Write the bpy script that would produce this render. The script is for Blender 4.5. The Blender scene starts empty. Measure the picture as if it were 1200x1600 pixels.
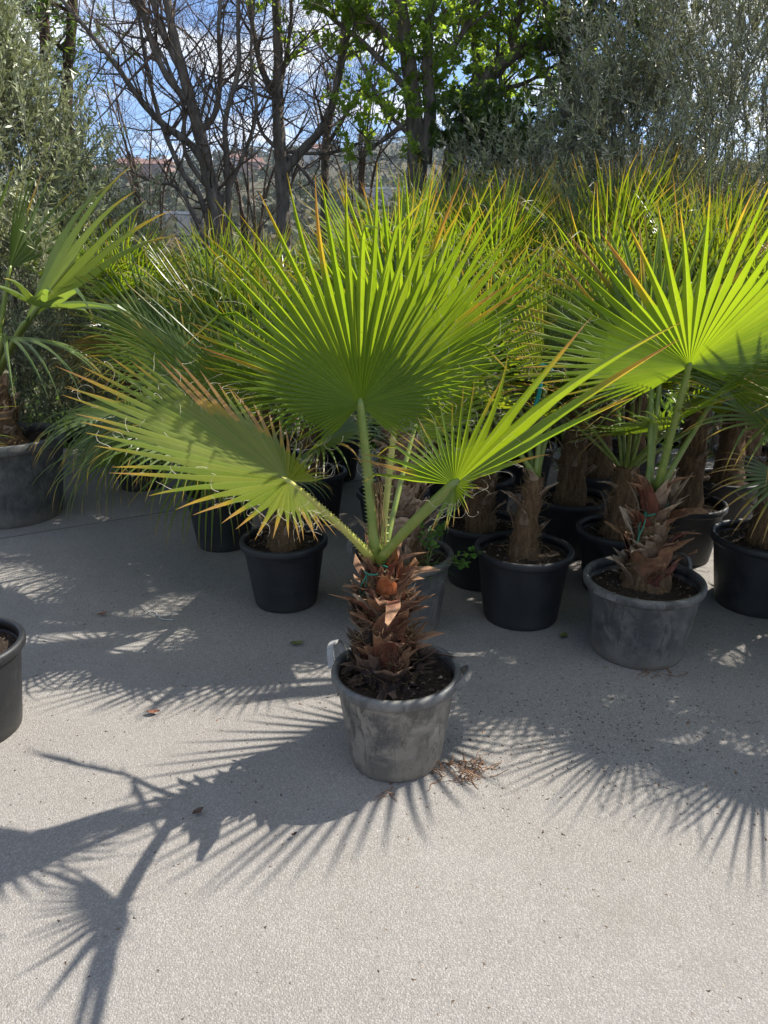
import bpy, math, random
import numpy as np
from mathutils import Vector, Matrix, Quaternion
from math import sin, cos, pi, radians, atan2, sqrt
C = bpy.context.scene.collection
SC = bpy.context.scene
V = Vector

# ------------------------------------------------------------------ camera
F_PX, PITCH, CAM_H = 1200.0, radians(18.7), 1.52
cam_d = bpy.data.cameras.new('camera')
cam = bpy.data.objects.new('camera', cam_d); C.objects.link(cam)
cam.location = (0, 0, CAM_H); cam.rotation_euler = (pi/2 - PITCH, 0, 0)
cam_d.sensor_fit = 'VERTICAL'; cam_d.sensor_height = 36.0; cam_d.lens = 36.0 * F_PX / 1600.0
cam_d.clip_start = 0.05; cam_d.clip_end = 9000
SC.camera = cam
SC.render.resolution_x, SC.render.resolution_y = 768, 1024

# ------------------------------------------------------------------ sky and sun
SUN = V((0.86, 0.40, 1.0)).normalized()
EL = math.asin(SUN.z); AZ = atan2(SUN.x, SUN.y)
world = bpy.data.worlds.new('World'); SC.world = world; world.use_nodes = True
wn, wl = world.node_tree.nodes, world.node_tree.links
wn.clear()
w_out = wn.new('ShaderNodeOutputWorld'); w_bg = wn.new('ShaderNodeBackground')
sky = wn.new('ShaderNodeTexSky'); sky.sky_type = 'NISHITA'; sky.sun_disc = False
sky.sun_elevation = EL; sky.sun_rotation = AZ; sky.altitude = 200
sky.air_density = 1.0; sky.dust_density = 0.15; sky.ozone_density = 4.0
tc = wn.new('ShaderNodeTexCoord')
sep = wn.new('ShaderNodeSeparateXYZ'); wl.new(tc.outputs['Generated'], sep.inputs[0])
def wmath(op, a, b=None, v=None):
    n = wn.new('ShaderNodeMath'); n.operation = op; wl.new(a, n.inputs[0])
    if b is not None: wl.new(b, n.inputs[1])
    elif v is not None: n.inputs[1].default_value = v
    return n.outputs[0]
zc = wmath('MAXIMUM', sep.outputs[2], v=0.0); zc = wmath('ADD', zc, v=0.16)
cx = wmath('DIVIDE', sep.outputs[0], zc); cy = wmath('DIVIDE', sep.outputs[1], zc)
comb = wn.new('ShaderNodeCombineXYZ'); wl.new(cx, comb.inputs[0]); wl.new(cy, comb.inputs[1])
cn = wn.new('ShaderNodeTexNoise'); cn.inputs['Scale'].default_value = 1.5; cn.inputs['Detail'].default_value = 8; cn.inputs['Roughness'].default_value = 0.58
cn.inputs['Distortion'].default_value = 0.25
wl.new(comb.outputs[0], cn.inputs['Vector'])
cr = wn.new('ShaderNodeValToRGB'); cr.color_ramp.elements[0].position = 0.465; cr.color_ramp.elements[1].position = 0.565
wl.new(cn.outputs[0], cr.inputs[0])
cr2 = wn.new('ShaderNodeValToRGB')                       # thin parts of a cloud are greyer than its thick tops
cr2.color_ramp.elements[0].position = 0.5; cr2.color_ramp.elements[0].color = (9.0, 9.8, 11.0, 1)
cr2.color_ramp.elements[1].position = 0.66; cr2.color_ramp.elements[1].color = (16, 16, 16, 1)
wl.new(cn.outputs[0], cr2.inputs[0])
tint = wn.new('ShaderNodeMix'); tint.data_type = 'RGBA'; tint.blend_type = 'MULTIPLY'; tint.inputs[0].default_value = 1.0   # clearer, deeper blue than the standard air
tint.inputs[7].default_value = (0.74, 1.12, 1.55, 1); wl.new(sky.outputs[0], tint.inputs[6])
wm = wn.new('ShaderNodeMix'); wm.data_type = 'RGBA'
wl.new(cr.outputs[0], wm.inputs[0]); wl.new(tint.outputs[2], wm.inputs[6]); wl.new(cr2.outputs[0], wm.inputs[7])
wl.new(wm.outputs[2], w_bg.inputs[0]); w_bg.inputs[1].default_value = 0.050
wl.new(w_bg.outputs[0], w_out.inputs[0])
sun_d = bpy.data.lights.new('sun', 'SUN'); sun_d.energy = 5.0; sun_d.angle = radians(0.55); sun_d.color = (1.0, 0.945, 0.86)
sun = bpy.data.objects.new('sun', sun_d); C.objects.link(sun)
sun.rotation_euler = (-SUN).to_track_quat('-Z', 'Y').to_euler(); sun.location = (8, 4, 10)
SC.view_settings.view_transform = 'Standard'; SC.view_settings.look = 'None'
SC.view_settings.gamma = 1.0; SC.view_settings.use_curve_mapping = False
SC.view_settings.exposure = 1.22
SC.render.engine = 'CYCLES'
SC.cycles.max_bounces = 8; SC.cycles.transparent_max_bounces = 8
SC.cycles.diffuse_bounces = 4; SC.cycles.glossy_bounces = 2; SC.cycles.transmission_bounces = 4
SC.cycles.sample_clamp_indirect = 6

# ------------------------------------------------------------------ where things stand
def ray(px, py):
    x = (px-600)/F_PX; y = -(py-800)/F_PX
    return V((x, cos(PITCH)+y*sin(PITCH), -sin(PITCH)+y*cos(PITCH)))
def at(px, py, Y):                      # a point of the place at distance Y in front of the standpoint
    d = ray(px, py); return V((0, 0, CAM_H)) + d*(Y/d.y)
def gp(px, py, z=0.0):                  # a point on the ground
    d = ray(px, py); return V((0, 0, CAM_H)) + d*((z-CAM_H)/d.z)

# ------------------------------------------------------------------ materials
def nt(name):
    m = bpy.data.materials.new(name); m.use_nodes = True
    n = m.node_tree.nodes; n.clear()
    return m, n, m.node_tree.links
class NB:                                # a tiny node builder
    def __init__(s, name):
        s.m, s.n, s.l = nt(name); s.out = s.n.new('ShaderNodeOutputMaterial')
        s.tc = s.n.new('ShaderNodeTexCoord')
    def noise(s, scale, detail=4, rough=0.55, vec=None, dist=0.0):
        t = s.n.new('ShaderNodeTexNoise'); t.inputs['Scale'].default_value = scale; t.inputs['Detail'].default_value = detail
        t.inputs['Roughness'].default_value = rough; t.inputs['Distortion'].default_value = dist
        s.l.new(vec or s.tc.outputs['Object'], t.inputs['Vector']); return t.outputs[0]
    def voro(s, scale, feature='F1', out=0, vec=None):
        t = s.n.new('ShaderNodeTexVoronoi'); t.inputs['Scale'].default_value = scale; t.feature = feature
        s.l.new(vec or s.tc.outputs['Object'], t.inputs['Vector']); return t.outputs[out]
    def mapping(s, scale, vec=None):
        t = s.n.new('ShaderNodeMapping'); t.inputs['Scale'].default_value = scale
        s.l.new(vec or s.tc.outputs['Object'], t.inputs['Vector']); return t.outputs[0]
    def ramp(s, src, *stops):
        t = s.n.new('ShaderNodeValToRGB'); e = t.color_ramp.elements
        while len(e) < len(stops): e.new(0.5)
        for k, (p, c) in enumerate(stops):
            e[k].position = p; e[k].color = (c, c, c, 1) if isinstance(c, (int, float)) else (*c, 1)
        s.l.new(src, t.inputs[0]); return t.outputs[0]
    def mix(s, f, a, b, mode='MIX'):
        t = s.n.new('ShaderNodeMix'); t.data_type = 'RGBA'; t.blend_type = mode
        for v, i in ((f, 0), (a, 6), (b, 7)):
            if hasattr(v, 'is_output'): s.l.new(v, t.inputs[i])
            elif isinstance(v, (int, float)): t.inputs[i].default_value = v if i == 0 else (v, v, v, 1)
            else: t.inputs[i].default_value = (*v, 1)
        return t.outputs[2]
    def math(s, op, a, b=0.0):
        t = s.n.new('ShaderNodeMath'); t.operation = op
        for v, i in ((a, 0), (b, 1)):
            if hasattr(v, 'is_output'): s.l.new(v, t.inputs[i])
            else: t.inputs[i].default_value = v
        return t.outputs[0]
    def attr(s, name):
        t = s.n.new('ShaderNodeAttribute'); t.attribute_name = name
        q = s.n.new('ShaderNodeSeparateColor'); s.l.new(t.outputs['Color'], q.inputs[0]); return q.outputs
    def rnd(s):
        return s.n.new('ShaderNodeObjectInfo').outputs['Random']
    def bsdf(s, col, rough=0.7, spec=0.4, bump=None, bstr=0.4, bdist=0.005, metallic=0):
        p = s.n.new('ShaderNodeBsdfPrincipled')
        if hasattr(col, 'is_output'): s.l.new(col, p.inputs['Base Color'])
        else: p.inputs['Base Color'].default_value = (*col, 1)
        if hasattr(rough, 'is_output'): s.l.new(rough, p.inputs['Roughness'])
        else: p.inputs['Roughness'].default_value = rough
        p.inputs['Specular IOR Level'].default_value = spec; p.inputs['Metallic'].default_value = metallic
        if bump is not None:
            b = s.n.new('ShaderNodeBump'); b.inputs['Strength'].default_value = bstr; b.inputs['Distance'].default_value = bdist
            s.l.new(bump, b.inputs['Height']); s.l.new(b.outputs[0], p.inputs['Normal'])
        return p.outputs[0]
    def trans(s, col):
        t = s.n.new('ShaderNodeBsdfTranslucent')
        if hasattr(col, 'is_output'): s.l.new(col, t.inputs[0])
        else: t.inputs[0].default_value = (*col, 1)
        return t.outputs[0]
    def shmix(s, f, a, b):
        t = s.n.new('ShaderNodeMixShader')
        if hasattr(f, 'is_output'): s.l.new(f, t.inputs[0])
        else: t.inputs[0].default_value = f
        s.l.new(a, t.inputs[1]); s.l.new(b, t.inputs[2]); return t.outputs[0]
    def done(s, sh):
        s.l.new(sh, s.out.inputs[0]); return s.m

def frond_mat(name, green, green2, tr_a, tr_b, tf=0.5, rough=0.38):
    b = NB(name); a = b.attr('leaf')
    t = b.math('ADD', a[0], b.math('MULTIPLY', b.math('SUBTRACT', b.noise(14, 3), 0.5), 0.22))
    body = b.mix(a[2], green, green2)
    body = b.mix(b.math('MULTIPLY', b.ramp(b.noise(60, 2), (0.45, 0.0), (0.75, 1.0)), 0.25), body, (0.16, 0.19, 0.05))
    body = b.mix(b.math('MULTIPLY', b.rnd(), 0.45), body, [x*0.72 for x in green]); body = b.mix(b.math('MULTIPLY', b.ramp(b.noise(5, 5, 0.65), (0.52, 0.0), (0.7, 1.0)), 0.3), body, (0.17, 0.18, 0.05))
    vein = b.n.new('ShaderNodeMath'); vein.operation = 'SINE'; b.l.new(b.math('MULTIPLY', a[1], 34.0), vein.inputs[0])
    segv = b.math('FRACT', b.math('MULTIPLY', a[2], 7.31))
    body = b.mix(b.math('MULTIPLY', segv, 0.40), body, [x*0.55 for x in green])
    body = b.mix(b.math('MULTIPLY', b.math('MULTIPLY', b.math('ADD', vein.outputs[0], 1.0), 0.5), 0.20), body, [x*0.5 for x in green])
    body = b.mix(b.math('MULTIPLY', b.ramp(a[1], (0.80, 0.0), (1.0, 1.0)), 0.35), body, [x*0.5 for x in green])
    rib = b.ramp(a[1], (0.0, 1.0), (0.20, 0.0))
    body = b.mix(b.math('MULTIPLY', rib, 0.55), body, (0.22, 0.27, 0.07))
    body = b.mix(b.ramp(t, (0.80, 0.0), (0.95, 1.0)), body, (0.38, 0.27, 0.035))
    body = b.mix(b.ramp(t, (0.93, 0.0), (1.03, 1.0)), body, (0.40, 0.26, 0.08))
    body = b.mix(b.ramp(t, (1.12, 0.0), (1.3, 1.0)), body, (0.32, 0.23, 0.14))
    tr = b.mix(a[2], tr_a, tr_b); tr = b.mix(b.math('MULTIPLY', b.ramp(b.noise(6, 5, 0.65), (0.45, 0.0), (0.7, 1.0)), 0.35), tr, [x*0.6 for x in tr_a])
    tr = b.mix(b.math('MULTIPLY', segv, 0.45), tr, [x*0.55 for x in tr_a]); tr = b.mix(b.math('MULTIPLY', b.math('MULTIPLY', b.math('ADD', vein.outputs[0], 1.0), 0.5), 0.25), tr, [x*0.55 for x in tr_a])
    tr = b.mix(b.math('MULTIPLY', b.ramp(a[1], (0.75, 0.0), (1.0, 1.0)), 0.5), tr, [x*0.45 for x in tr_a])
    tr = b.mix(b.math('MULTIPLY', rib, 0.35), tr, (0.50, 0.52, 0.10))
    tr = b.mix(b.ramp(t, (0.78, 0.0), (0.95, 1.0)), tr, (0.55, 0.36, 0.03))
    tr = b.mix(b.ramp(t, (0.95, 0.0), (1.06, 1.0)), tr, (0.42, 0.22, 0.04))
    fine = b.noise(1.0, 2, vec=b.mapping((260, 260, 260)))
    return b.done(b.shmix(tf, b.bsdf(body, b.ramp(b.noise(25, 4), (0.3, rough-0.12), (0.7, rough+0.12)), 0.55, bump=fine, bstr=0.12, bdist=0.001), b.trans(tr)))

M = {}
M['frond'] = frond_mat('fan_leaf', (0.098, 0.172, 0.020), (0.150, 0.215, 0.030), (0.30, 0.45, 0.010), (0.41, 0.53, 0.016))
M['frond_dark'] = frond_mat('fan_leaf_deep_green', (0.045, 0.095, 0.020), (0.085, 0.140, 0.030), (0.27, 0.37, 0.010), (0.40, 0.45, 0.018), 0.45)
M['frond_grey'] = frond_mat('broad_leaf_grey_green', (0.10, 0.16, 0.055), (0.14, 0.20, 0.065), (0.26, 0.38, 0.04), (0.34, 0.42, 0.05), 0.4)
M['frond_yellow'] = frond_mat('sunburnt_fan_leaf', (0.13, 0.195, 0.024), (0.23, 0.25, 0.045), (0.34, 0.44, 0.012), (0.48, 0.49, 0.02))
M['frond_dry'] = frond_mat('dry_leaf', (0.26, 0.20, 0.04), (0.30, 0.17, 0.04), (0.45, 0.34, 0.04), (0.42, 0.25, 0.04), 0.4, 0.6)
b = NB('petiole'); r = b.noise(30, 3)
M['petiole'] = b.done(b.bsdf(b.mix(b.ramp(r, (0.35, 0.0), (0.7, 1.0)), (0.13, 0.19, 0.03), (0.20, 0.23, 0.05)), 0.35, 0.5))
b = NB('petiole_yellow'); r = b.noise(30, 3)
M['petiole_y'] = b.done(b.bsdf(b.mix(b.ramp(r, (0.35, 0.0), (0.7, 1.0)), (0.30, 0.32, 0.06), (0.40, 0.36, 0.10)), 0.4, 0.5))
b = NB('leaf_thread')
M['thread'] = b.done(b.shmix(0.3, b.bsdf((0.52, 0.47, 0.36), 0.6, 0.3), b.trans((0.6, 0.55, 0.4))))
def boot_mat(name, c1, c2, c3):
    b = NB(name); a = b.attr('leaf')
    n = b.noise(1.0, 5, 0.65, vec=b.mapping((40, 40, 9)))
    col = b.mix(b.ramp(n, (0.35, 0.0), (0.68, 1.0)), c1, c2)
    col = b.mix(b.math('MULTIPLY', b.ramp(a[0], (0.62, 0.0), (1.0, 1.0)), b.ramp(n, (0.3, 0.2), (0.6, 1.0))), col, c3)
    rr = b.rnd(); col = b.mix(b.math('MULTIPLY', b.ramp(rr, (0.6, 0.0), (1.0, 1.0)), 0.45), col, c3)
    fn = b.noise(1.0, 3, vec=b.mapping((300, 300, 30)))
    return b.done(b.bsdf(col, 0.7, 0.3, bump=fn, bstr=0.8, bdist=0.004))
M['boot'] = boot_mat('old_leaf_base_red_brown', (0.045, 0.016, 0.010), (0.155, 0.048, 0.025), (0.28, 0.16, 0.085))
M['boot_orange'] = boot_mat('leaf_base_orange', (0.22, 0.055, 0.015), (0.38, 0.11, 0.03), (0.38, 0.20, 0.09))
M['boot_tan'] = boot_mat('old_leaf_base_tan', (0.11, 0.065, 0.04), (0.25, 0.165, 0.105), (0.42, 0.32, 0.22))
M['boot_dark'] = boot_mat('rotting_leaf_base', (0.018, 0.012, 0.010), (0.05, 0.030, 0.022), (0.16, 0.10, 0.065))
b = NB('trunk_fibre'); n = b.noise(1.0, 6, 0.7, vec=b.mapping((60, 60, 12)))
M['trunk'] = b.done(b.bsdf(b.ramp(n, (0.3, (0.05, 0.028, 0.014)), (0.55, (0.14, 0.085, 0.042)), (0.78, (0.27, 0.18, 0.10))), 0.85, 0.2, bump=n, bstr=0.9, bdist=0.012))
b = NB('loose_fibre'); M['fibre'] = b.done(b.shmix(0.25, b.bsdf(b.ramp(b.noise(9, 3), (0.35, (0.14, 0.08, 0.035)), (0.7, (0.36, 0.25, 0.13))), 0.7, 0.3), b.trans((0.4, 0.25, 0.1))))
b = NB('potting_soil'); n = b.noise(70, 6, 0.7)
M['soil'] = b.done(b.bsdf(b.ramp(n, (0.3, (0.012, 0.009, 0.007)), (0.6, (0.045, 0.032, 0.023)), (0.8, (0.12, 0.09, 0.065))), 0.95, 0.15, bump=n, bstr=1.0, bdist=0.012))
b = NB('soil_crumbs'); M['crumb'] = b.done(b.bsdf(b.ramp(b.voro(90, out=1), (0.2, (0.03, 0.02, 0.014)), (0.7, (0.14, 0.095, 0.06)), (0.95, (0.42, 0.36, 0.28))), 0.9, 0.2))
def pot_mat(name, base, dust, lo, hi, rough=0.5, streak=0.5):
    b = NB(name)
    n = b.noise(13, 8, 0.68, dist=0.4); sm = b.noise(1.0, 6, 0.7, vec=b.mapping((30, 30, 7)), dist=0.9); blot = b.noise(4, 5, 0.6)
    col = b.mix(b.ramp(n, (lo, 0.0), (hi, 1.0)), base, dust)
    col = b.mix(b.math('MULTIPLY', b.ramp(blot, (0.45, 0.0), (0.65, 1.0)), 0.45*streak+0.1), col, [x*0.7 for x in dust])
    col = b.mix(b.math('MULTIPLY', b.ramp(sm, (0.52, 0.0), (0.60, 1.0)), streak), col, [x*0.28 for x in dust])
    zz = b.n.new('ShaderNodeSeparateXYZ'); b.l.new(b.tc.outputs['Object'], zz.inputs[0])
    splash = b.math('SUBTRACT', b.math('ADD', 0.055, b.math('MULTIPLY', b.noise(22, 5, 0.7), 0.12)), zz.outputs[2])   # mud splashed up from the ground
    col = b.mix(b.math('MULTIPLY', b.ramp(splash, (0.02, 0.0), (0.10, 1.0)), 0.55*min(1.0, dust[0]*6)), col, (0.22, 0.185, 0.14))
    sp = b.noise(150, 4, 0.7)
    col = b.mix(b.math('MULTIPLY', b.ramp(sp, (0.60, 0.0), (0.74, 1.0)), 0.45), col, [min(1, x*1.7) for x in dust])
    scr = b.noise(1.0, 3, 0.6, vec=b.mapping((12, 90, 160)), dist=1.5)
    col = b.mix(b.math('MULTIPLY', b.ramp(scr, (0.66, 0.0), (0.72, 1.0)), 0.5), col, [min(1, x*1.6+0.03) for x in dust])
    return b.done(b.bsdf(col, b.ramp(n, (0.3, rough), (0.7, min(1, rough+0.3))), 0.5, bump=b.noise(60, 5, 0.65), bstr=0.25, bdist=0.004))
M['pot_main'] = pot_mat('scuffed_grey_plastic', (0.07, 0.067, 0.062), (0.22, 0.195, 0.16), 0.40, 0.58, 0.5, 0.9)
M['pot_rim'] = pot_mat('grey_plastic_rim', (0.075, 0.078, 0.080), (0.17, 0.16, 0.14), 0.42, 0.66, 0.42, 0.6)
M['pot_grey'] = pot_mat('grey_plastic', (0.050, 0.051, 0.051), (0.140, 0.130, 0.115), 0.42, 0.66, 0.48, 0.7)
M['pot_black'] = pot_mat('black_plastic', (0.009, 0.010, 0.012), (0.022, 0.022, 0.022), 0.45, 0.75, 0.4, 0.3)
M['handle'] = pot_mat('pale_worn_handle', (0.24, 0.25, 0.25), (0.32, 0.31, 0.30), 0.4, 0.7, 0.4, 0.2)
def flat_mat(name, col, rough=0.6, spec=0.4, tr=None):
    b = NB(name); n = b.noise(25, 4)
    c = b.mix(b.math('MULTIPLY', b.ramp(n, (0.3, 0.0), (0.75, 1.0)), 0.5), col, [x*0.6 for x in col])
    sh = b.bsdf(c, rough, spec)
    return b.done(b.shmix(0.4, sh, b.trans(tr)) if tr else sh)
M['twine'] = flat_mat('green_twine', (0.02, 0.20, 0.13)); M['teal'] = flat_mat('teal_ribbon', (0.01, 0.24, 0.22))
M['string'] = flat_mat('pale_string', (0.42, 0.40, 0.37)); M['root'] = flat_mat('dry_roots', (0.20, 0.11, 0.06))
M['dead_leaf'] = flat_mat('dead_leaf', (0.20, 0.075, 0.04)); M['weed'] = flat_mat('weed_leaf', (0.06, 0.15, 0.02), 0.5, 0.4, (0.22, 0.42, 0.03))
M['weed_stem'] = flat_mat('weed_stem', (0.16, 0.15, 0.06)); M['old_green'] = flat_mat('fallen_green_leaf', (0.11, 0.12, 0.03))
M['tag'] = flat_mat('grey_plant_tag', (0.30, 0.32, 0.34))
def leaf_mat(name, c1, c2, c3, tr, tf, rough=0.45, scale=3.0):
    b = NB(name)
    col = b.mix(b.ramp(b.voro(40, out=1), (0.2, 0.0), (0.9, 1.0)), c1, c2)
    col = b.mix(b.ramp(b.noise(scale, 3), (0.45, 0.0), (0.7, 1.0)), col, c3)
    return b.done(b.shmix(tf, b.bsdf(col, rough, 0.45), b.trans(tr)))
M['olive'] = leaf_mat('olive_leaf', (0.21, 0.24, 0.12), (0.42, 0.45, 0.29), (0.28, 0.30, 0.155), (0.30, 0.33, 0.12), 0.22, 0.4)
M['olive_pale'] = leaf_mat('silver_olive_leaf', (0.24, 0.26, 0.15), (0.46, 0.47, 0.34), (0.33, 0.335, 0.20), (0.36, 0.36, 0.16), 0.25, 0.4)
M['spring'] = leaf_mat('young_leaf', (0.10, 0.18, 0.028), (0.15, 0.24, 0.04), (0.08, 0.15, 0.025), (0.48, 0.66, 0.05), 0.55, 0.45, 1.2)
M['ever'] = leaf_mat('evergreen_leaf', (0.040, 0.080, 0.018), (0.065, 0.11, 0.026), (0.045, 0.075, 0.022), (0.17, 0.28, 0.025), 0.4, 0.4)
M['scrub'] = leaf_mat('hill_scrub', (0.045, 0.06, 0.025), (0.08, 0.085, 0.04), (0.10, 0.085, 0.055), (0.08, 0.1, 0.03), 0.15, 0.8, 0.05)
def bark(name, c1, c2, c3):
    b = NB(name); n = b.noise(1.0, 6, 0.65, vec=b.mapping((22, 22, 5)))
    col = b.ramp(n, (0.3, c1), (0.55, c2), (0.8, c3))
    return b.done(b.bsdf(col, 0.9, 0.2, bump=n, bstr=0.8, bdist=0.02))
M['bark'] = bark('grey_bark', (0.06, 0.05, 0.042), (0.17, 0.145, 0.12), (0.30, 0.265, 0.22))
M['bark_red'] = bark('reddish_bark', (0.03, 0.02, 0.015), (0.075, 0.045, 0.03), (0.12, 0.085, 0.06))
M['twig'] = bark('twig_bark', (0.07, 0.054, 0.042), (0.16, 0.12, 0.095), (0.27, 0.215, 0.17))
M['olive_twig'] = bark('olive_twig', (0.09, 0.085, 0.07), (0.19, 0.18, 0.15), (0.28, 0.27, 0.23))
# concrete
b = NB('concrete')
big = b.noise(0.9, 5, 0.6); mid = b.noise(7, 5, 0.65); fine = b.noise(190, 3, 0.7)
agg = b.voro(230); aggc = b.voro(230, out=1); agg2 = b.voro(75, out=1); agd = b.voro(75)
col = b.mix(b.ramp(big, (0.35, 0.0), (0.68, 1.0)), (0.208, 0.193, 0.176), (0.246, 0.233, 0.216))
col = b.mix(b.math('MULTIPLY', b.ramp(mid, (0.42, 1.0), (0.62, 0.0)), 0.35), col, (0.195, 0.178, 0.160))
col = b.mix(b.math('MULTIPLY', b.ramp(aggc, (0.45, 0.0), (0.95, 1.0)), 0.5), col, (0.40, 0.38, 0.35))
col = b.mix(b.math('MULTIPLY', b.ramp(agg, (0.45, 0.0), (0.75, 1.0)), 0.45), col, (0.145, 0.13, 0.115))
col = b.mix(b.math('MULTIPLY', b.ramp(fine, (0.6, 0.0), (0.72, 1.0)), 0.4), col, (0.10, 0.088, 0.076))
spots = b.math('MULTIPLY', b.ramp(agg2, (0.90, 0.0), (0.93, 1.0)), b.ramp(agd, (0.25, 1.0), (0.45, 0.0)))
col = b.mix(b.math('MULTIPLY', spots, 0.6), col, (0.11, 0.095, 0.085))
stain = b.noise(2.3, 6, 0.7, dist=0.5)
col = b.mix(b.math('MULTIPLY', b.ramp(stain, (0.56, 0.0), (0.74, 1.0)), 0.4), col, (0.155, 0.135, 0.115))
drip = b.noise(0.55, 7, 0.72, dist=1.2)
col = b.mix(b.math('MULTIPLY', b.ramp(drip, (0.60, 0.0), (0.66, 1.0)), 0.22), col, (0.17, 0.155, 0.14))
hgt = b.math('ADD', b.math('MULTIPLY', b.ramp(agg, (0.1, 1.0), (0.7, 0.0)), 0.6), b.math('MULTIPLY', fine, 0.7))
M['concrete'] = b.done(b.bsdf(col, 0.9, 0.2, bump=hgt, bstr=0.75, bdist=0.003))
b = NB('terrain'); n = b.noise(0.05, 8, 0.65); n2 = b.noise(0.9, 6, 0.7)
col = b.mix(b.ramp(n, (0.35, 0.0), (0.65, 1.0)), (0.06, 0.065, 0.032), (0.11, 0.09, 0.06))
col = b.mix(b.ramp(n2, (0.4, 0.0), (0.7, 1.0)), col, (0.075, 0.062, 0.042))
M['terrain'] = b.done(b.bsdf(col, 0.95, 0.1, bump=n2, bstr=0.7, bdist=0.1))
b = NB('far_forest'); n = b.noise(0.012, 9, 0.7)
M['mountain'] = b.done(b.bsdf(b.ramp(n, (0.35, (0.035, 0.05, 0.03)), (0.65, (0.075, 0.085, 0.05))), 1.0, 0.05))
M['wall_pale'] = flat_mat('pale_house_wall', (0.50, 0.47, 0.42)); M['wall_pink'] = flat_mat('brick_house_wall', (0.30, 0.20, 0.16))
M['roof'] = flat_mat('red_roof', (0.22, 0.12, 0.09)); M['window'] = flat_mat('dark_window', (0.04, 0.045, 0.05), 0.2, 0.6)
M['greenhouse'] = flat_mat('white_sheet_roof', (0.62, 0.63, 0.64))

# ------------------------------------------------------------------ mesh helpers
class MB:
    def __init__(s): s.v, s.f, s.a = [], [], []
    def vert(s, p, a=(0.3, 0.5, 0.5)): s.v.append((p[0], p[1], p[2])); s.a.append(a); return len(s.v)-1
    def tube(s, pts, rad, sides=6, a=None, cap=True):
        n = len(pts)
        if n < 2: return
        pts = [V(p) for p in pts]
        if not hasattr(rad, '__len__'): rad = [rad]*n
        t0 = (pts[1]-pts[0]).normalized() if (pts[1]-pts[0]).length > 1e-9 else V((0, 0, 1))
        u = t0.orthogonal().normalized(); start = len(s.v)
        for i in range(n):
            t = pts[min(i+1, n-1)]-pts[max(i-1, 0)]
            t = t.normalized() if t.length > 1e-9 else t0
            u = (u - t*u.dot(t)); u = u.normalized() if u.length > 1e-6 else t.orthogonal().normalized()
            w = t.cross(u)
            for k in range(sides):
                an = 2*pi*k/sides
                s.vert(pts[i]+(u*cos(an)+w*sin(an))*rad[i], a or (i/(n-1), 0.5, 0.5))
        for i in range(n-1):
            for k in range(sides):
                k2 = (k+1) % sides; o = start+i*sides
                s.f.append((o+k, o+k2, o+sides+k2, o+sides+k))
        if cap:
            s.f.append(tuple(start+k for k in reversed(range(sides))))
            s.f.append(tuple(start+(n-1)*sides+k for k in range(sides)))
    def box(s, c, size, rz=0.0):
        c = V(c); o = len(s.v); R = Matrix.Rotation(rz, 3, 'Z')
        for dz in (-.5, .5):
            for dx, dy in ((-.5, -.5), (.5, -.5), (.5, .5), (-.5, .5)):
                s.vert(c + R @ V((dx*size[0], dy*size[1], dz*size[2])))
        for q in ((3, 2, 1, 0), (4, 5, 6, 7), (0, 1, 5, 4), (1, 2, 6, 5), (2, 3, 7, 6), (3, 0, 4, 7)): s.f.append(tuple(o+i for i in q))
    def lathe(s, prof, n=48, wob=None, c=(0, 0, 0)):
        o = len(s.v); m = len(prof)
        for k in range(n):
            an = 2*pi*k/n
            for (r, z) in prof:
                rr = r*(wob(an, z) if wob else 1.0)
                s.vert((c[0]+rr*cos(an), c[1]+rr*sin(an), c[2]+z))
        for k in range(n):
            k2 = (k+1) % n
            for i in range(m-1): s.f.append((o+k*m+i, o+k2*m+i, o+k2*m+i+1, o+k*m+i+1))
    def mesh(s, name, mat, smooth=False, attr=True):
        me = bpy.data.meshes.new(name); me.from_pydata(s.v, [], s.f)
        if attr and s.a:
            at_ = me.color_attributes.new('leaf', 'FLOAT_COLOR', 'POINT')
            arr = np.ones((len(s.v), 4), dtype=np.float32); arr[:, :3] = np.array(s.a, dtype=np.float32)
            at_.data.foreach_set('color', arr.ravel())
        me.materials.append(mat)
        if smooth: me.polygons.foreach_set('use_smooth', [True]*len(me.polygons))
        me.update(); return me
def link(name, data, parent=None, mw=None):
    o = bpy.data.objects.new(name, data); C.objects.link(o)
    if parent is not None: o.parent = parent
    if mw is not None: o.matrix_local = mw
    return o
def tag(o, label=None, cat=None, group=None, kind=None):
    if label: o['label'] = label
    if cat: o['category'] = cat
    if group: o['group'] = group
    if kind: o['kind'] = kind
    return o
def empty(name, loc, rz=0.0):
    o = bpy.data.objects.new(name, None); C.objects.link(o); o.location = loc; o.rotation_euler = (0, 0, rz)
    o.empty_display_size = 0.1; return o
def np_mesh(name, verts, quads, mat):
    me = bpy.data.meshes.new(name); nv, nf = len(verts), len(quads)
    me.vertices.add(nv); me.vertices.foreach_set('co', np.ascontiguousarray(verts, dtype=np.float32).ravel())
    me.loops.add(nf*4); me.polygons.add(nf)
    me.loops.foreach_set('vertex_index', np.ascontiguousarray(quads, dtype=np.int32).ravel())
    me.polygons.foreach_set('loop_start', np.arange(0, nf*4, 4, dtype=np.int32))
    me.polygons.foreach_set('loop_total', np.full(nf, 4, dtype=np.int32))
    me.materials.append(mat); me.update(calc_edges=True); me.validate(); return me

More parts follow.
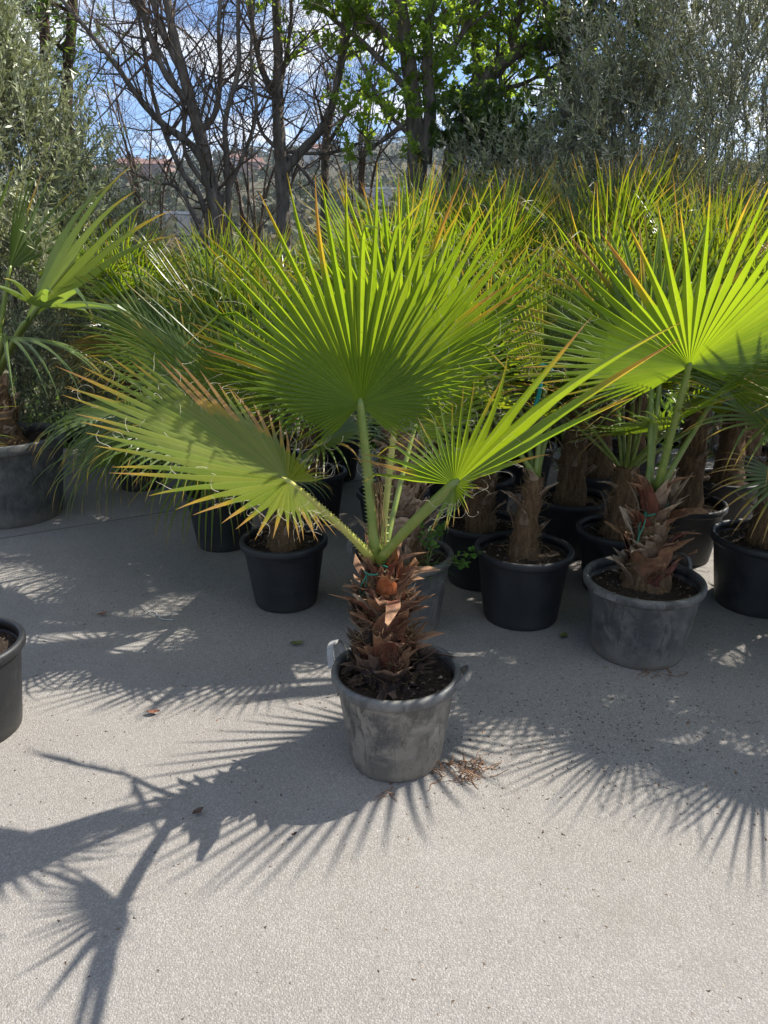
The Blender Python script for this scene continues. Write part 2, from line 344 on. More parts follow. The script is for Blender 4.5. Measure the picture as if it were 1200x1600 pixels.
# ------------------------------------------------------------------ the ground, the hills, far houses
rg = random.Random(5)
def terrain_h(x, y):
    d = sqrt(x*x+y*y)
    if y < 9.5: base = -0.03
    elif y < 40: base = -0.03 - 4.5*(1-cos((y-9.5)/30.5*pi))/2
    else:
        k = min(1.0, (y-40)/420.0); base = -4.53 + (52 - 0.030*x + 12*sin(x*0.011+1.0))*(k**1.25) if y < 520 else 48-0.03*x+12*sin(x*0.011+1.0) - (y-520)*0.06
    far = max(0.0, (y-40)/400)
    n = sin(x*0.05+1.3)*cos(y*0.041)*1.6 + sin(x*0.13+y*0.09)*0.7
    return base + n*min(1.5, far*2.0)
m = MB(); xs = [-2200, -1200, -700, -450, -300, -200, -140, -95, -65, -45, -30, -18, -9, 0, 9, 18, 30, 45, 65, 95, 140, 200, 300, 450, 700, 1200, 2200]
ys = [-2000, -600, -150, -40, -10, 0, 5, 9.5, 12, 16, 20, 25, 30, 36, 42, 55, 70, 90, 115, 145, 180, 220, 265, 315, 370, 430, 490, 560, 700, 1000, 2200, 5200]
for y in ys:
    for x in xs: m.vert((x, y, terrain_h(x, y) if y < 520 else max(-20, terrain_h(x, 519) - (y-520)*0.05)))
nx = len(xs)
for j in range(len(ys)-1):
    for i in range(nx-1): m.f.append((j*nx+i, j*nx+i+1, (j+1)*nx+i+1, (j+1)*nx+i))
tag(link('ground_terrain', m.mesh('ground_terrain', M['terrain'], True)), 'brown green hillside beyond the nursery yard', None, None, 'structure')
# far blue mountain
m = MB(); NXm = 60
for j, (yy, hz) in enumerate(((1900, -20), (2100, 0.55), (2300, 1.0), (2700, 0.7), (3300, -20))):
    for i in range(NXm):
        x = -1900 + i*90
        ridge = 150 + 130*math.exp(-((x-150)/420.0)**2) + 90*math.exp(-((x-900)/380.0)**2) + 60*math.exp(-((x+900)/500.0)**2) + 14*sin(x*0.012)+7*sin(x*0.037+1)
        z = hz if hz < 0 else ridge*hz + 1.5*ridge*0.06*sin(i*1.7+j)
        m.vert((x, yy, z))
for j in range(4):
    for i in range(NXm-1): m.f.append((j*NXm+i, j*NXm+i+1, (j+1)*NXm+i+1, (j+1)*NXm+i))
tag(link('far_hills', m.mesh('far_hills', M['mountain'], True)), 'forested far ridge blue with distance', None, None, 'structure')
# concrete yard: two slabs with a joint between them (the joint runs at the left behind the pots)
JA, JB = gp(-60, 852), gp(330, 789)
def slab(pts, name, label):
    m = MB(); t = 0.0; n = len(pts)
    for p in pts: m.vert((p[0], p[1], t))
    cc = V((sum(p[0] for p in pts)/n, sum(p[1] for p in pts)/n, 0))
    for p in pts: m.vert((p[0], p[1], -0.08))
    m.f.append(tuple(range(n)))
    for k in range(n): k2 = (k+1) % n; m.f.append((k, n+k, n+k2, k2))
    tag(link(name, m.mesh(name, M['concrete'])), label, None, None, 'structure')
dj = (JB-JA); sl = dj.y/dj.x
def jy(x): return JA.y + sl*(x-JA.x)
slab([(-9, -6), (9, -6), (9, jy(9)), (-9, jy(-9))], 'concrete_yard', 'sunlit rough concrete yard')
slab([(-9, jy(-9)+0.022), (9, jy(9)+0.022), (9, 6.1), (-9, 6.1)], 'concrete_yard', 'shaded concrete slab behind the joint')
# scrub on the hillside
def leaf_cloud(P, D, Lr, Wr, seed, fold=None):
    """one narrow leaf (a diamond of four points) at every P, pointing along D"""
    r = np.random.default_rng(seed); n = len(P)
    D = D/np.linalg.norm(D, axis=1, keepdims=True)
    R = r.normal(size=(n, 3)); S = np.cross(D, R); S /= np.linalg.norm(S, axis=1, keepdims=True)+1e-9
    L = r.uniform(*Lr, size=(n, 1)); W = r.uniform(*Wr, size=(n, 1)); N = np.cross(D, S)
    bend = r.uniform(-0.15, 0.15, size=(n, 1))*L
    v = np.empty((n, 4, 3)); v[:, 0] = P; v[:, 1] = P + D*L*0.5 + S*W*0.5 + N*bend; v[:, 2] = P + D*L; v[:, 3] = P + D*L*0.5 - S*W*0.5 + N*bend
    return v.reshape(-1, 3), np.arange(n*4).reshape(n, 4)
rs = np.random.default_rng(3); P = []; D = []
for k in range(2600):
    y = 50 + 420*rs.random()**0.8; x = rs.uniform(-0.75, 0.75)*y
    h = rs.uniform(1.5, 4.5); z = terrain_h(x, y)
    q = rs.normal(size=(26, 3))*np.array([h*0.42, h*0.42, h*0.30]) + np.array([x, y, z+h*0.45]); P.append(q); D.append(rs.normal(size=(26, 3)))
vv, qq = leaf_cloud(np.vstack(P), np.vstack(D), (1.0, 2.4), (0.8, 1.8), 4)
tag(link('hill_woods', np_mesh('hill_woods', vv, qq, M['scrub'])), 'scrub and small trees over the far hillside', None, None, 'stuff')
rs = np.random.default_rng(8); n = 9000; yy = 5.4+4.6*rs.random(n); xx = rs.uniform(-0.75, 0.75, n)*(yy+1.5)
P = np.stack([xx, yy, np.array([terrain_h(a, b) for a, b in zip(xx, yy)])+0.35*rs.random(n)**2], 1); D = rs.normal(size=(n, 3))*np.array([.6, .6, .3])+np.array([0, 0, .7])
vv, qq = leaf_cloud(P, D, (0.08, 0.26), (0.012, 0.04), 9)
tag(link('undergrowth', np_mesh('undergrowth', vv, qq, M['ever'])), 'dark weeds and grass under the trees behind the palms', None, None, 'stuff')
# far houses seen between the bare trunks
def house(px, Yd, w, d, h, wallm, label, flat=False, rz=0.0):
    x = (px-600)/F_PX*Yd*1.03; z = terrain_h(x, Yd)
    t = tag(empty('house', (x, Yd, z-0.5), rz), label, 'house', 'houses on the hillside')
    m = MB(); m.box((0, 0, h/2+0.25), (w, d, h+0.5)); link('wall', m.mesh('wall', wallm), t)
    m = MB()
    if flat:
        m.box((0, 0, h+0.7), (w+0.6, d+0.6, 0.4)); link('roof', m.mesh('roof', M['greenhouse']), t)
    else:
        e = 0.5; z0, z1 = h+0.52, h+0.5+w*0.24
        for p in ((-w/2-e, -d/2-e, z0), (w/2+e, -d/2-e, z0), (w/2+e, d/2+e, z0), (-w/2-e, d/2+e, z0), (-w/2-e, 0, z1), (w/2+e, 0, z1)): m.vert(p)
        m.f += [(0, 1, 5, 4), (2, 3, 4, 5), (0, 4, 3), (1, 2, 5), (3, 2, 1, 0)]
        rf = link('roof', m.mesh('roof', M['roof']), t)
        m = MB(); m.box((w*0.22, 0.6, z1+0.3), (0.8, 0.8, 1.6)); link('chimney', m.mesh('chimney', wallm), rf)
    nwin = max(2, int(w/3.2))
    for fl in range(max(1, int(h/3))):
        for i in range(nwin):
            m = MB(); m.box((-w/2+w*(i+0.5)/nwin, -d/2-0.02, 1.9+fl*2.9), (1.2, 0.1, 1.4)); link('window', m.mesh('window', M['window']), t)
house(318, 130, 13, 7, 2.6, M['wall_pale'], 'long low pale shed with white roof seen below the bare trunks', True, 0.15)
house(250, 300, 9, 8, 5, M['wall_pink'], 'brick red house on the slope left of the big bare trunk', False, 0.3)
house(288, 260, 7, 7, 5, M['wall_pink'], 'salmon house half hidden behind a bare stem on the slope', False, -0.2)
house(212, 380, 9, 8, 5, M['wall_pale'], 'pale house with red roof high on the slope at left', False, 0.1)
house(395, 340, 8, 8, 5, M['wall_pale'], 'small pale house with red roof between the two bare trees', False, 0.2)
house(415, 280, 7, 7, 5, M['wall_pink'], 'low brick house just left of the forked bare trunk', False, -0.1)
house(505, 330, 9, 8, 5, M['wall_pale'], 'pale house with red roof right of the forked bare trunk', False, 0.25)
house(595, 170, 12, 8, 2.6, M['wall_pale'], 'white roofed shed below the blue far ridge', True, -0.1)

# ------------------------------------------------------------------ haze
m = MB(); m.box((0, 2350, 142), (4300, 5900, 326))
hz = link('haze', m.mesh('haze', M['concrete'], False, False)); tag(hz, 'thin bluish air over the valley', None, None, 'stuff')
hm, hn, hl = nt('haze_air'); ho = hn.new('ShaderNodeOutputMaterial'); pv = hn.new('ShaderNodeVolumePrincipled')
pv.inputs['Color'].default_value = (0.62, 0.76, 1.0, 1); pv.inputs['Density'].default_value = 0.00028; pv.inputs['Anisotropy'].default_value = 0.2
hl.new(pv.outputs[0], ho.inputs['Volume']); hz.data.materials.clear(); hz.data.materials.append(hm)

# ------------------------------------------------------------------ trees
def smooth_line(pts, rad, sub=4):
    out, rr = [], []
    n = len(pts)
    for i in range(n-1):
        p0, p1, p2, p3 = pts[max(i-1, 0)], pts[i], pts[i+1], pts[min(i+2, n-1)]
        for s in range(sub):
            t = s/sub
            out.append(0.5*((2*p1)+(p2-p0)*t+(2*p0-5*p1+4*p2-p3)*t*t+(-p0+3*p1-3*p2+p3)*t**3)); rr.append(rad[i]+(rad[i+1]-rad[i])*t)
    out.append(pts[-1]); rr.append(rad[-1]); return out, rr
def twigs(mb, pts, rad, rnd, count, length, depth, up=0.35, spread=1.0, t0=0.15, tips=None, crook=0.35):
    n = len(pts)
    for _ in range(count):
        t = t0+(1-t0)*rnd.random(); i = min(n-2, int(t*(n-1))); fr = t*(n-1)-i
        p = pts[i].lerp(pts[i+1], fr); d0 = (pts[i+1]-pts[i]).normalized(); r0 = rad[i]*(1-fr)+rad[i+1]*fr
        side = V((rnd.gauss(0, 1), rnd.gauss(0, 1), rnd.gauss(0, 0.7)+up)).normalized()
        d = (d0*0.55 + side*spread).normalized(); L = length*rnd.uniform(0.45, 1.1)
        k = 6 if depth > 0 else 5; q = [p]; cur = p
        for s in range(k):
            d = (d + V((rnd.gauss(0, crook), rnd.gauss(0, crook), rnd.gauss(0, crook)+up*0.25))*0.5).normalized()
            cur = cur + d*(L/k); q.append(cur)
        rb = min(r0*0.5, 0.003+L*0.009); rr = [max(0.0012, rb*(1-0.85*s/k)) for s in range(k+1)]
        mb.tube(q, rr, 4 if rb > 0.006 else 3, cap=False)
        if depth > 0: twigs(mb, q, rr, rnd, max(2, int(count*0.55) if count < 9 else 5), L*0.55, depth-1, up, spread, 0.2, tips, crook)
        elif tips is not None: tips.append(q)
def px_line(pl, Y, rnd, wander=0.0):
    out = []
    for k, q in enumerate(pl):
        yy = Y + (q[2] if len(q) > 2 else 0.0)
        out.append(at(q[0], q[1], yy))
    return out
def tree(name, label, cat, Y, limbs, seed, group, barkm='bark', tw=(7, 0.8, 2), leafm=None, leafn=0, leafL=(0.03, 0.05), leafW=(0.012, 0.02), leafpred=None, up=0.35, down=2.0, twm='twig'):
    """limbs: list of (list of image points at distance Y, radius at foot, radius at end, twig factor); the first one is the trunk, led down to the ground"""
    rnd = random.Random(seed); foot = px_line(limbs[0][0], Y, rnd)[0]
    gz = max(-4.6, terrain_h(foot.x, foot.y))
    root = tag(empty(name, (foot.x, foot.y, gz)), label, cat, group)
    off = root.location; tb = MB(); wb = MB(); tips = []
    for k, (pl, r0, r1, tf) in enumerate(limbs):
        pts = [p-off for p in px_line([q for q in pl if q[1] > -150], Y, rnd)]
        if k == 0 or pl[0][1] > 330: 
            pts = [V((pts[0].x*0.8, pts[0].y, -0.05)), V((pts[0].x*0.95, pts[0].y, pts[0].z*0.6))] + pts[1:] if pts[0].z > 0.4 else pts
        n = len(pts); rr = [r0+(r1-r0)*(i/(n-1)) for i in range(n)]
        sp, sr = smooth_line(pts, rr, 5); sr = [q*(1+0.08*sin(i*1.9+k)) for i, q in enumerate(sr)]
        if k == 0: sr[0] *= 1.5; sr[1] *= 1.25
        tb.tube(sp, sr, 10 if r0 > 0.04 else 7)
        twigs(wb, sp, sr, rnd, int(tw[0]*tf), tw[1], tw[2], up, 1.0, 0.25, tips)
    link('trunk', tb.mesh('trunk', M[barkm], True), root)
    if wb.v: tag(link('twigs', wb.mesh('twigs', M[twm], True), root), kind='stuff')
    if leafm and tips:
        rr = np.random.default_rng(seed); P = []; D = []
        for q in tips:
            if leafpred and not leafpred(q[-1]+off, rnd): continue
            for _ in range(leafn):
                t = rnd.random()*(len(q)-1); i = min(len(q)-2, int(t)); p = q[i].lerp(q[i+1], t-i); d = (q[i+1]-q[i]).normalized()
                P.append(p); D.append(d*0.6+V((rnd.gauss(0, .6), rnd.gauss(0, .6), rnd.gauss(0, .6))))
        if P:
            vv, qq = leaf_cloud(np.array([tuple(p) for p in P]), np.array([tuple(p) for p in D]), leafL, leafW, seed)
            tag(link('foliage', np_mesh('foliage', vv, qq, M[leafm]), root), kind='stuff')
    return root
BT = 'trees behind the potted palms'
tree('bare_tree', 'thick leaning bare tree with several stems, left of centre', 'tree', 6.3, [
    ([(352, 372), (338, 330), (325, 270), (312, 210), (300, 165), (285, 110), (268, 40), (252, -60), (235, -240)], 0.070, 0.026, 1.5),
    ([(322, 262), (300, 228), (250, 190), (215, 150), (180, 100), (135, 45), (80, -20)], 0.032, 0.013, 1.2),
    ([(312, 205), (335, 180), (345, 120), (342, 40), (352, -80), (360, -250)], 0.026, 0.011, 1.2),
    ([(345, 345), (318, 322), (285, 270), (255, 200), (235, 130), (222, 60), (205, -60)], 0.028, 0.010, 1.2),
    ([(355, 350), (356, 270), (352, 190), (372, 110), (372, 20), (380, -120)], 0.028, 0.012, 1.2),
    ([(300, 165), (262, 120), (235, 60), (215, -20), (200, -120)], 0.030, 0.014, 1.2),
    ([(285, 110), (250, 40), (228, -50)], 0.034, 0.016, 0.8),
    ([(330, 300), (290, 240), (285, 160), (240, 60), (180, -40)], 0.020, 0.008, 1.2),
    ([(340, 330), (372, 262), (400, 180), (392, 90), (402, -60)], 0.020, 0.008, 1.2),
    ([(345, 340), (290, 310), (240, 285), (195, 262)], 0.020, 0.007, 1.2)], 11, BT, tw=(15, 0.95, 2))
tree('bare_tree', 'forked bare tree with a limb curving right, before the gap of sky', 'tree', 6.6, [
    ([(440, 330), (441, 285), (438, 235), (434, 170), (435, 100), (432, 20), (428, -90), (430, -240)], 0.068, 0.026, 1.3),
    ([(445, 268), (468, 240), (500, 205), (518, 165), (532, 110), (545, 30), (552, -90)], 0.040, 0.018, 1.4),
    ([(433, 155), (412, 115), (398, 60), (388, -10), (375, -120)], 0.030, 0.013, 1.2),
    ([(436, 235), (408, 205), (400, 165)], 0.018, 0.008, 1.0),
    ([(440, 235), (490, 240), (545, 232), (590, 200)], 0.018, 0.006, 1.2),
    ([(440, 240), (470, 262), (520, 330)], 0.022, 0.010, 0.8),
    ([(434, 165), (445, 100), (455, 30), (452, -80)], 0.018, 0.008, 1.2)], 12, BT, tw=(14, 0.9, 2))
tree('bare_tree', 'slender pale bare stem standing behind the forked bare tree', 'tree', 7.2, [
    ([(505, 320), (508, 250), (515, 190), (528, 120), (536, 40), (540, -90)], 0.045, 0.015, 1.5),
    ([(510, 230), (540, 180), (575, 120), (600, 60)], 0.02, 0.007, 1.2)], 13, BT, tw=(11, 0.8, 2))
tree('conifer_tree', 'reddish conifer stem rising above the left olive bush', 'tree', 6.8, [
    ([(112, 400), (108, 250), (105, 120), (112, 40), (116, -80), (112, -240)], 0.055, 0.035, 1.0),
    ([(108, 90), (80, 60), (50, 40)], 0.02, 0.008, 1.2), ([(112, 20), (70, 0), (20, -10)], 0.02, 0.008, 1.2), ([(72, 120), (70, 60), (66, -40)], 0.05, 0.03, 1.0)],
    14, BT, 'bark_red', (9, 0.6, 2), 'ever', 7, (0.05, 0.10), (0.012, 0.02))
tree('spring_tree', 'tree with young bright green leaves and twin ivy dark trunks', 'tree', 6.4, [
    ([(652, 330), (652, 260), (648, 190), (640, 110), (628, 20), (615, -120)], 0.095, 0.04, 1.3),
    ([(662, 255), (672, 180), (668, 110), (672, 20), (690, -120)], 0.06, 0.028, 1.3),
    ([(648, 180), (610, 210), (580, 232), (560, 250)], 0.024, 0.008, 1.0),
    ([(645, 150), (600, 100), (560, 60), (510, 20), (470, -40)], 0.028, 0.010, 1.6),
    ([(640, 90), (590, 40), (540, 0), (490, -60)], 0.026, 0.010, 1.6),
    ([(650, 220), (600, 170), (575, 120), (560, 90)], 0.02, 0.008, 1.0),
    ([(668, 120), (710, 70), (740, 20), (760, -60)], 0.03, 0.01, 1.4)], 15, BT, 'bark', (10, 0.8, 2), 'spring', 20, (0.03, 0.06), (0.016, 0.030),
    lambda p, r: p.z > 2.05 + 0.4*r.random() + (0.3 if p.x < -0.35 else 0.0))
tree('spring_tree', 'leaning leafy tree whose thick trunk slants to the right', 'tree', 6.8, [
    ([(695, 330), (708, 262), (722, 212), (738, 170), (760, 125), (790, 92), (830, 72), (880, 62)], 0.105, 0.045, 1.4),
    ([(735, 175), (745, 110), (740, 40), (750, -60)], 0.045, 0.02, 1.3),
    ([(725, 150), (775, 140), (820, 130), (870, 100)], 0.028, 0.01, 1.2),
    ([(780, 175), (782, 130), (778, 60), (790, -30)], 0.02, 0.01, 1.2),
    ([(762, 125), (800, 160), (830, 190)], 0.022, 0.01, 1.0),
    ([(790, 92), (810, 30), (830, -50)], 0.035, 0.012, 1.4)], 16, BT, 'bark', (10, 0.8, 2), 'spring', 15, (0.03, 0.06), (0.016, 0.028),
    lambda p, r: p.z > 2.1 + 0.3*r.random())
tree('evergreen_tree', 'dark dense evergreen tree filling the gap beside the right olive', 'tree', 6.7, [
    ([(892, 330), (890, 240), (886, 150), (884, 60), (880, -60), (884, -240)], 0.07, 0.03, 1.6),
    ([(888, 200), (868, 150), (850, 110), (840, 60)], 0.02, 0.01, 0.6), ([(888, 160), (930, 110), (970, 60), (1000, -10)], 0.03, 0.01, 1.5),
    ([(886, 110), (866, 60), (850, 0), (845, -60)], 0.02, 0.01, 0.7),
    ([(884, 60), (930, 10), (960, -50)], 0.03, 0.01, 1.5), ([(892, 250), (930, 210), (970, 180)], 0.025, 0.01, 1.5)], 17, BT, 'bark', (11, 0.75, 2), 'ever', 12, (0.04, 0.07), (0.018, 0.03))
tree('ivy_bush', 'round dark ivy bush under the leaning trunk', 'bush', 6.2, [
    ([(775, 330), (775, 280), (772, 230), (770, 205)], 0.03, 0.01, 2.0), ([(775, 270), (740, 235), (720, 220)], 0.02, 0.008, 1.5), ([(775, 270), (810, 240), (840, 225)], 0.02, 0.008, 1.5)],
    18, None, 'bark', (11, 0.34, 2), 'ever', 12, (0.03, 0.055), (0.02, 0.035))
# tangled bare thickets between the trees
for k, (px, py, sd, lab) in enumerate(((232, 330, 31, 'tangled bare shrub left of the thick leaning tree'), (395, 330, 32, 'tangled bare shrub between the two big bare trees'), (560, 320, 33, 'tangled bare shrub below the gap of sky'))):
    r = random.Random(sd); L = []
    for j in range(9):
        dx = r.uniform(-70, 70); L.append(([(px+r.uniform(-18, 18), py+20), (px+dx*0.4, py-45), (px+dx, py-100-r.uniform(0, 70)), (px+dx*1.4, py-150-r.uniform(0, 110))], 0.013, 0.004, 1.0))
    tree('bare_shrub', lab, 'shrub', 7.4, L, sd, 'bare shrubs behind the palms', 'twig', (7, 0.7, 2))

def olive(name, label, cat, foot, stems, seed, leafm, n_leaf, shoots, zmin, shape, L=(0.035, 0.06), W=(0.007, 0.012), group='olive bushes', spread=0.45):
    """upright shoots carrying narrow leaves; shape(z) gives the crown radius at height z"""
    rnd = random.Random(seed); root = tag(empty(name, foot), label, cat, group)
    tb = MB(); wb = MB(); tips = []
    top = shape[-1][0]
    def rad_at(z):
        for (z0, r0), (z1, r1) in zip(shape, shape[1:]):
            if z0 <= z <= z1: return r0+(r1-r0)*(z-z0)/(z1-z0)
        return 0.05
    for j in range(stems):
        a = rnd.uniform(0, 2*pi); pts = [V((cos(a)*0.05, sin(a)*0.05, -0.03))]; d = V((cos(a)*0.25, sin(a)*0.25, 1)).normalized()
        for s in range(6): d = (d+V((rnd.gauss(0, .1), rnd.gauss(0, .1), 0.05))).normalized(); pts.append(pts[-1]+d*top*0.085)
        rr = [0.035*(1-0.12*i) for i in range(len(pts))]; tb.tube(pts, rr, 7)
    link('trunk', tb.mesh('trunk', M['bark'], True), root)
    P = []; D = []
    made = 0; ph = [rnd.uniform(0, 6) for _ in range(6)]
    while made < shoots:
        z = zmin+(top-zmin)*rnd.random(); a = rnd.uniform(0, 2*pi); R = rad_at(z)*sqrt(rnd.uniform(0.12, 1.0))*(1+0.12*sin(5*a+z*4))
        cl = sin(cos(a)*R*6.1+ph[0])*sin(sin(a)*R*5.3+ph[1])*sin(z*4.7+ph[2])+0.6*sin(cos(a)*R*11+z*9+ph[3])*sin(sin(a)*R*12+ph[4])
        if cl < -0.10+rnd.gauss(0, 0.12): continue
        made += 1
        q = [V((cos(a)*R, sin(a)*R, z))]; d = V((cos(a)*spread+rnd.gauss(0, .42), sin(a)*spread+rnd.gauss(0, .42), 1.0)).normalized(); LL = rnd.uniform(0.22, 0.55)
        for s in range(5): d = (d+V((rnd.gauss(0, .12), rnd.gauss(0, .12), 0.03))).normalized(); q.append(q[-1]+d*LL/5)
        wb.tube(q, [0.004, 0.0034, 0.0028, 0.0022, 0.0016, 0.001], 3, cap=False)
        for i in range(n_leaf):
            t = rnd.random()*4.999; k = int(t); p = q[k].lerp(q[k+1], t-k); dd = (q[k+1]-q[k]).normalized()
            P.append(tuple(p)); D.append(tuple(dd*0.8+V((rnd.gauss(0, .55), rnd.gauss(0, .55), rnd.gauss(0, .45)))))
    tag(link('twigs', wb.mesh('twigs', M['olive_twig'], True), root), kind='stuff')
    vv, qq = leaf_cloud(np.array(P), np.array(D), L, W, seed)
    tag(link('foliage', np_mesh('foliage', vv, qq, M[leafm]), root), kind='stuff')
    return root
olive('olive_bush', 'big grey green olive bush at the left edge', 'bush', (-2.75, 5.5, 0), 6, 41, 'olive', 34, 3600, 0.25, [(0, 0.5), (0.5, 0.95), (1.2, 1.15), (1.9, 0.90), (2.5, 0.48), (3.0, 0.18)], (0.04, 0.065), (0.009, 0.014), group='olive bushes')
olive('olive_bush', 'tall silvery olive bush with upright shoots at the right', 'bush', (2.62, 5.9, 0), 6, 42, 'olive_pale', 38, 4600, 0.5, [(0, 0.4), (0.8, 1.0), (1.6, 1.22), (2.4, 1.30), (3.2, 1.15), (4.0, 0.6)], (0.035, 0.062), (0.006, 0.010), group='olive bushes', spread=0.35)
olive('olive_bush', 'olive shrub showing just above the palms under the leaning trunk', 'bush', (0.95, 5.9, 0), 4, 43, 'olive', 26, 800, 0.5, [(0, 0.3), (0.8, 0.55), (1.5, 0.7), (1.95, 0.45), (2.15, 0.25)], group='olive bushes')
olive('olive_bush', 'half dark olive shrub between ivy bush and right olive', 'bush', (1.75, 6.2, 0), 4, 44, 'olive', 26, 900, 0.5, [(0, 0.3), (0.8, 0.7), (1.6, 0.8), (2.3, 0.55), (2.7, 0.2)], group='olive bushes')

# ------------------------------------------------------------------ pots
def make_pot(name, label, loc, rr, rb, h, bodym, rimm, group=None, ribs=0, handles=(), soil=0.05, seed=0, rz=0.0, rimh=0.035, lip=0.012):
    t = tag(empty(name, loc, rz), label, 'plant pot', group)
    rnd = random.Random(seed); ph = rnd.uniform(0, 6)
    def wob(an, z): 
        w = 1+0.006*sin(2*an+ph)+0.004*sin(3*an+1)
        if ribs: w += 0.012*(1 if (an*ribs/(2*pi)) % 1.0 < 0.16 and z < h*0.86 and z > 0.02 else 0)
        return w
    th = 0.005; rz_ = h-rimh
    def rad(z): return rb+(rr-rb)*(z/h)
    m = MB()
    prof = [(0.001, 0.004), (rb*0.9, 0.003), (rb-0.004, 0.0), (rb, 0.006)] + [(rad(z), z) for z in (h*0.08, h*0.1, h*0.3, h*0.5, h*0.7, rz_-0.004)] + \
           [(rad(rz_)+0.001, rz_), (rad(rz_)-th, rz_)] + [(rad(z)-th, z) for z in (h*0.7, h*0.4, 0.012)] + [(0.001, 0.012)]
    m.lathe(prof, 72 if ribs == 0 else ribs*6, wob); link('pot_body', m.mesh('pot_body', M[bodym], True, False), t)
    m = MB(); R = rr; zt = h
    prof = [(rad(rz_)-0.002, rz_+0.001), (R+lip*0.55, rz_), (R+lip*0.9, rz_+0.006), (R+lip, zt-0.010), (R+lip*0.75, zt-0.003), (R+lip*0.2, zt), (R-0.006, zt-0.002), (R-0.009, zt-0.010), (rad(rz_)-0.009, rz_+0.001), (rad(rz_)-0.002, rz_+0.001)]
    m.lathe(prof, 72, lambda a, z: 1+0.006*sin(2*a+ph)+0.004*sin(3*a+1)); link('rim', m.mesh('rim', M[rimm], True, False), t)
    # soil with an uneven top
    zs = h-soil; m = MB(); n, k = 28, 9; rs_ = rad(zs)-th-0.002
    c0 = m.vert((0, 0, zs+0.012))
    for j in range(1, k):
        for i in range(n):
            a = 2*pi*i/n; r = rs_*j/(k-1); m.vert((r*cos(a), r*sin(a), zs+rnd.gauss(0, 0.004)+0.012*(1-j/(k-1))))
    for i in range(n): m.f.append((c0, c0+1+i, c0+1+(i+1) % n))
    for j in range(k-2):
        for i in range(n): i2 = (i+1) % n; o = c0+1+j*n; m.f.append((o+i, o+n+i, o+n+i2, o+i2))
    link('soil', m.mesh('soil', M['soil'], True, False), t)
    m = MB()
    for _ in range(110 if rr > 0.15 else 60):
        a = rnd.uniform(0, 6.28); r = rs_*sqrt(rnd.random())*0.96; s = rnd.uniform(0.003, 0.010)
        p = V((r*cos(a), r*sin(a), zs+0.010*(1-r/rs_)+0.003)); o = len(m.v)
        for q in ((-1, -.6, 0), (1, -.4, 0.1), (0.3, 1, 0), (0.1, 0.1, 1)): m.vert(p+V(q)*s*rnd.uniform(0.6, 1.2))
        m.f += [(o, o+1, o+3), (o+1, o+2, o+3), (o+2, o, o+3), (o, o+2, o+1)]
    tag(link('soil_crumbs', m.mesh('soil_crumbs', M['crumb'], False, False), t), kind='stuff')
    for (ang, ht, tilt, w, hm) in handles:
        m = MB(); ca, sa = cos(ang), sin(ang); out = V((ca, sa, 0)); tan = V((-sa, ca, 0)); base = out*(R+lip*0.6)+V((0, 0, h-0.015))
        upv = (out*sin(tilt)+V((0, 0, 1))*cos(tilt)); pts = []
        for s in range(13):
            u = s/12; x = (-1+2*u); yv = ht*(1-abs(x)**3.2)
            pts.append(base+tan*(x*w)+upv*yv)
        # a flat strap: a flattened tube
        o = len(m.v); nrm = tan.cross(upv)
        for s, p in enumerate(pts):
            d = (pts[min(s+1, 12)]-pts[max(s-1, 0)]).normalized(); inn = nrm.cross(d).normalized()
            for q in ((-1, -1), (1, -1), (1, 1), (-1, 1)): m.vert(p+nrm*q[0]*0.011+inn*q[1]*0.0035)
        for s in range(12):
            for q in range(4): q2 = (q+1) % 4; m.f.append((o+s*4+q, o+s*4+q2, o+s*4+4+q2, o+s*4+4+q))
        link('handle', m.mesh('handle', M[hm], False, False), t)
    return t

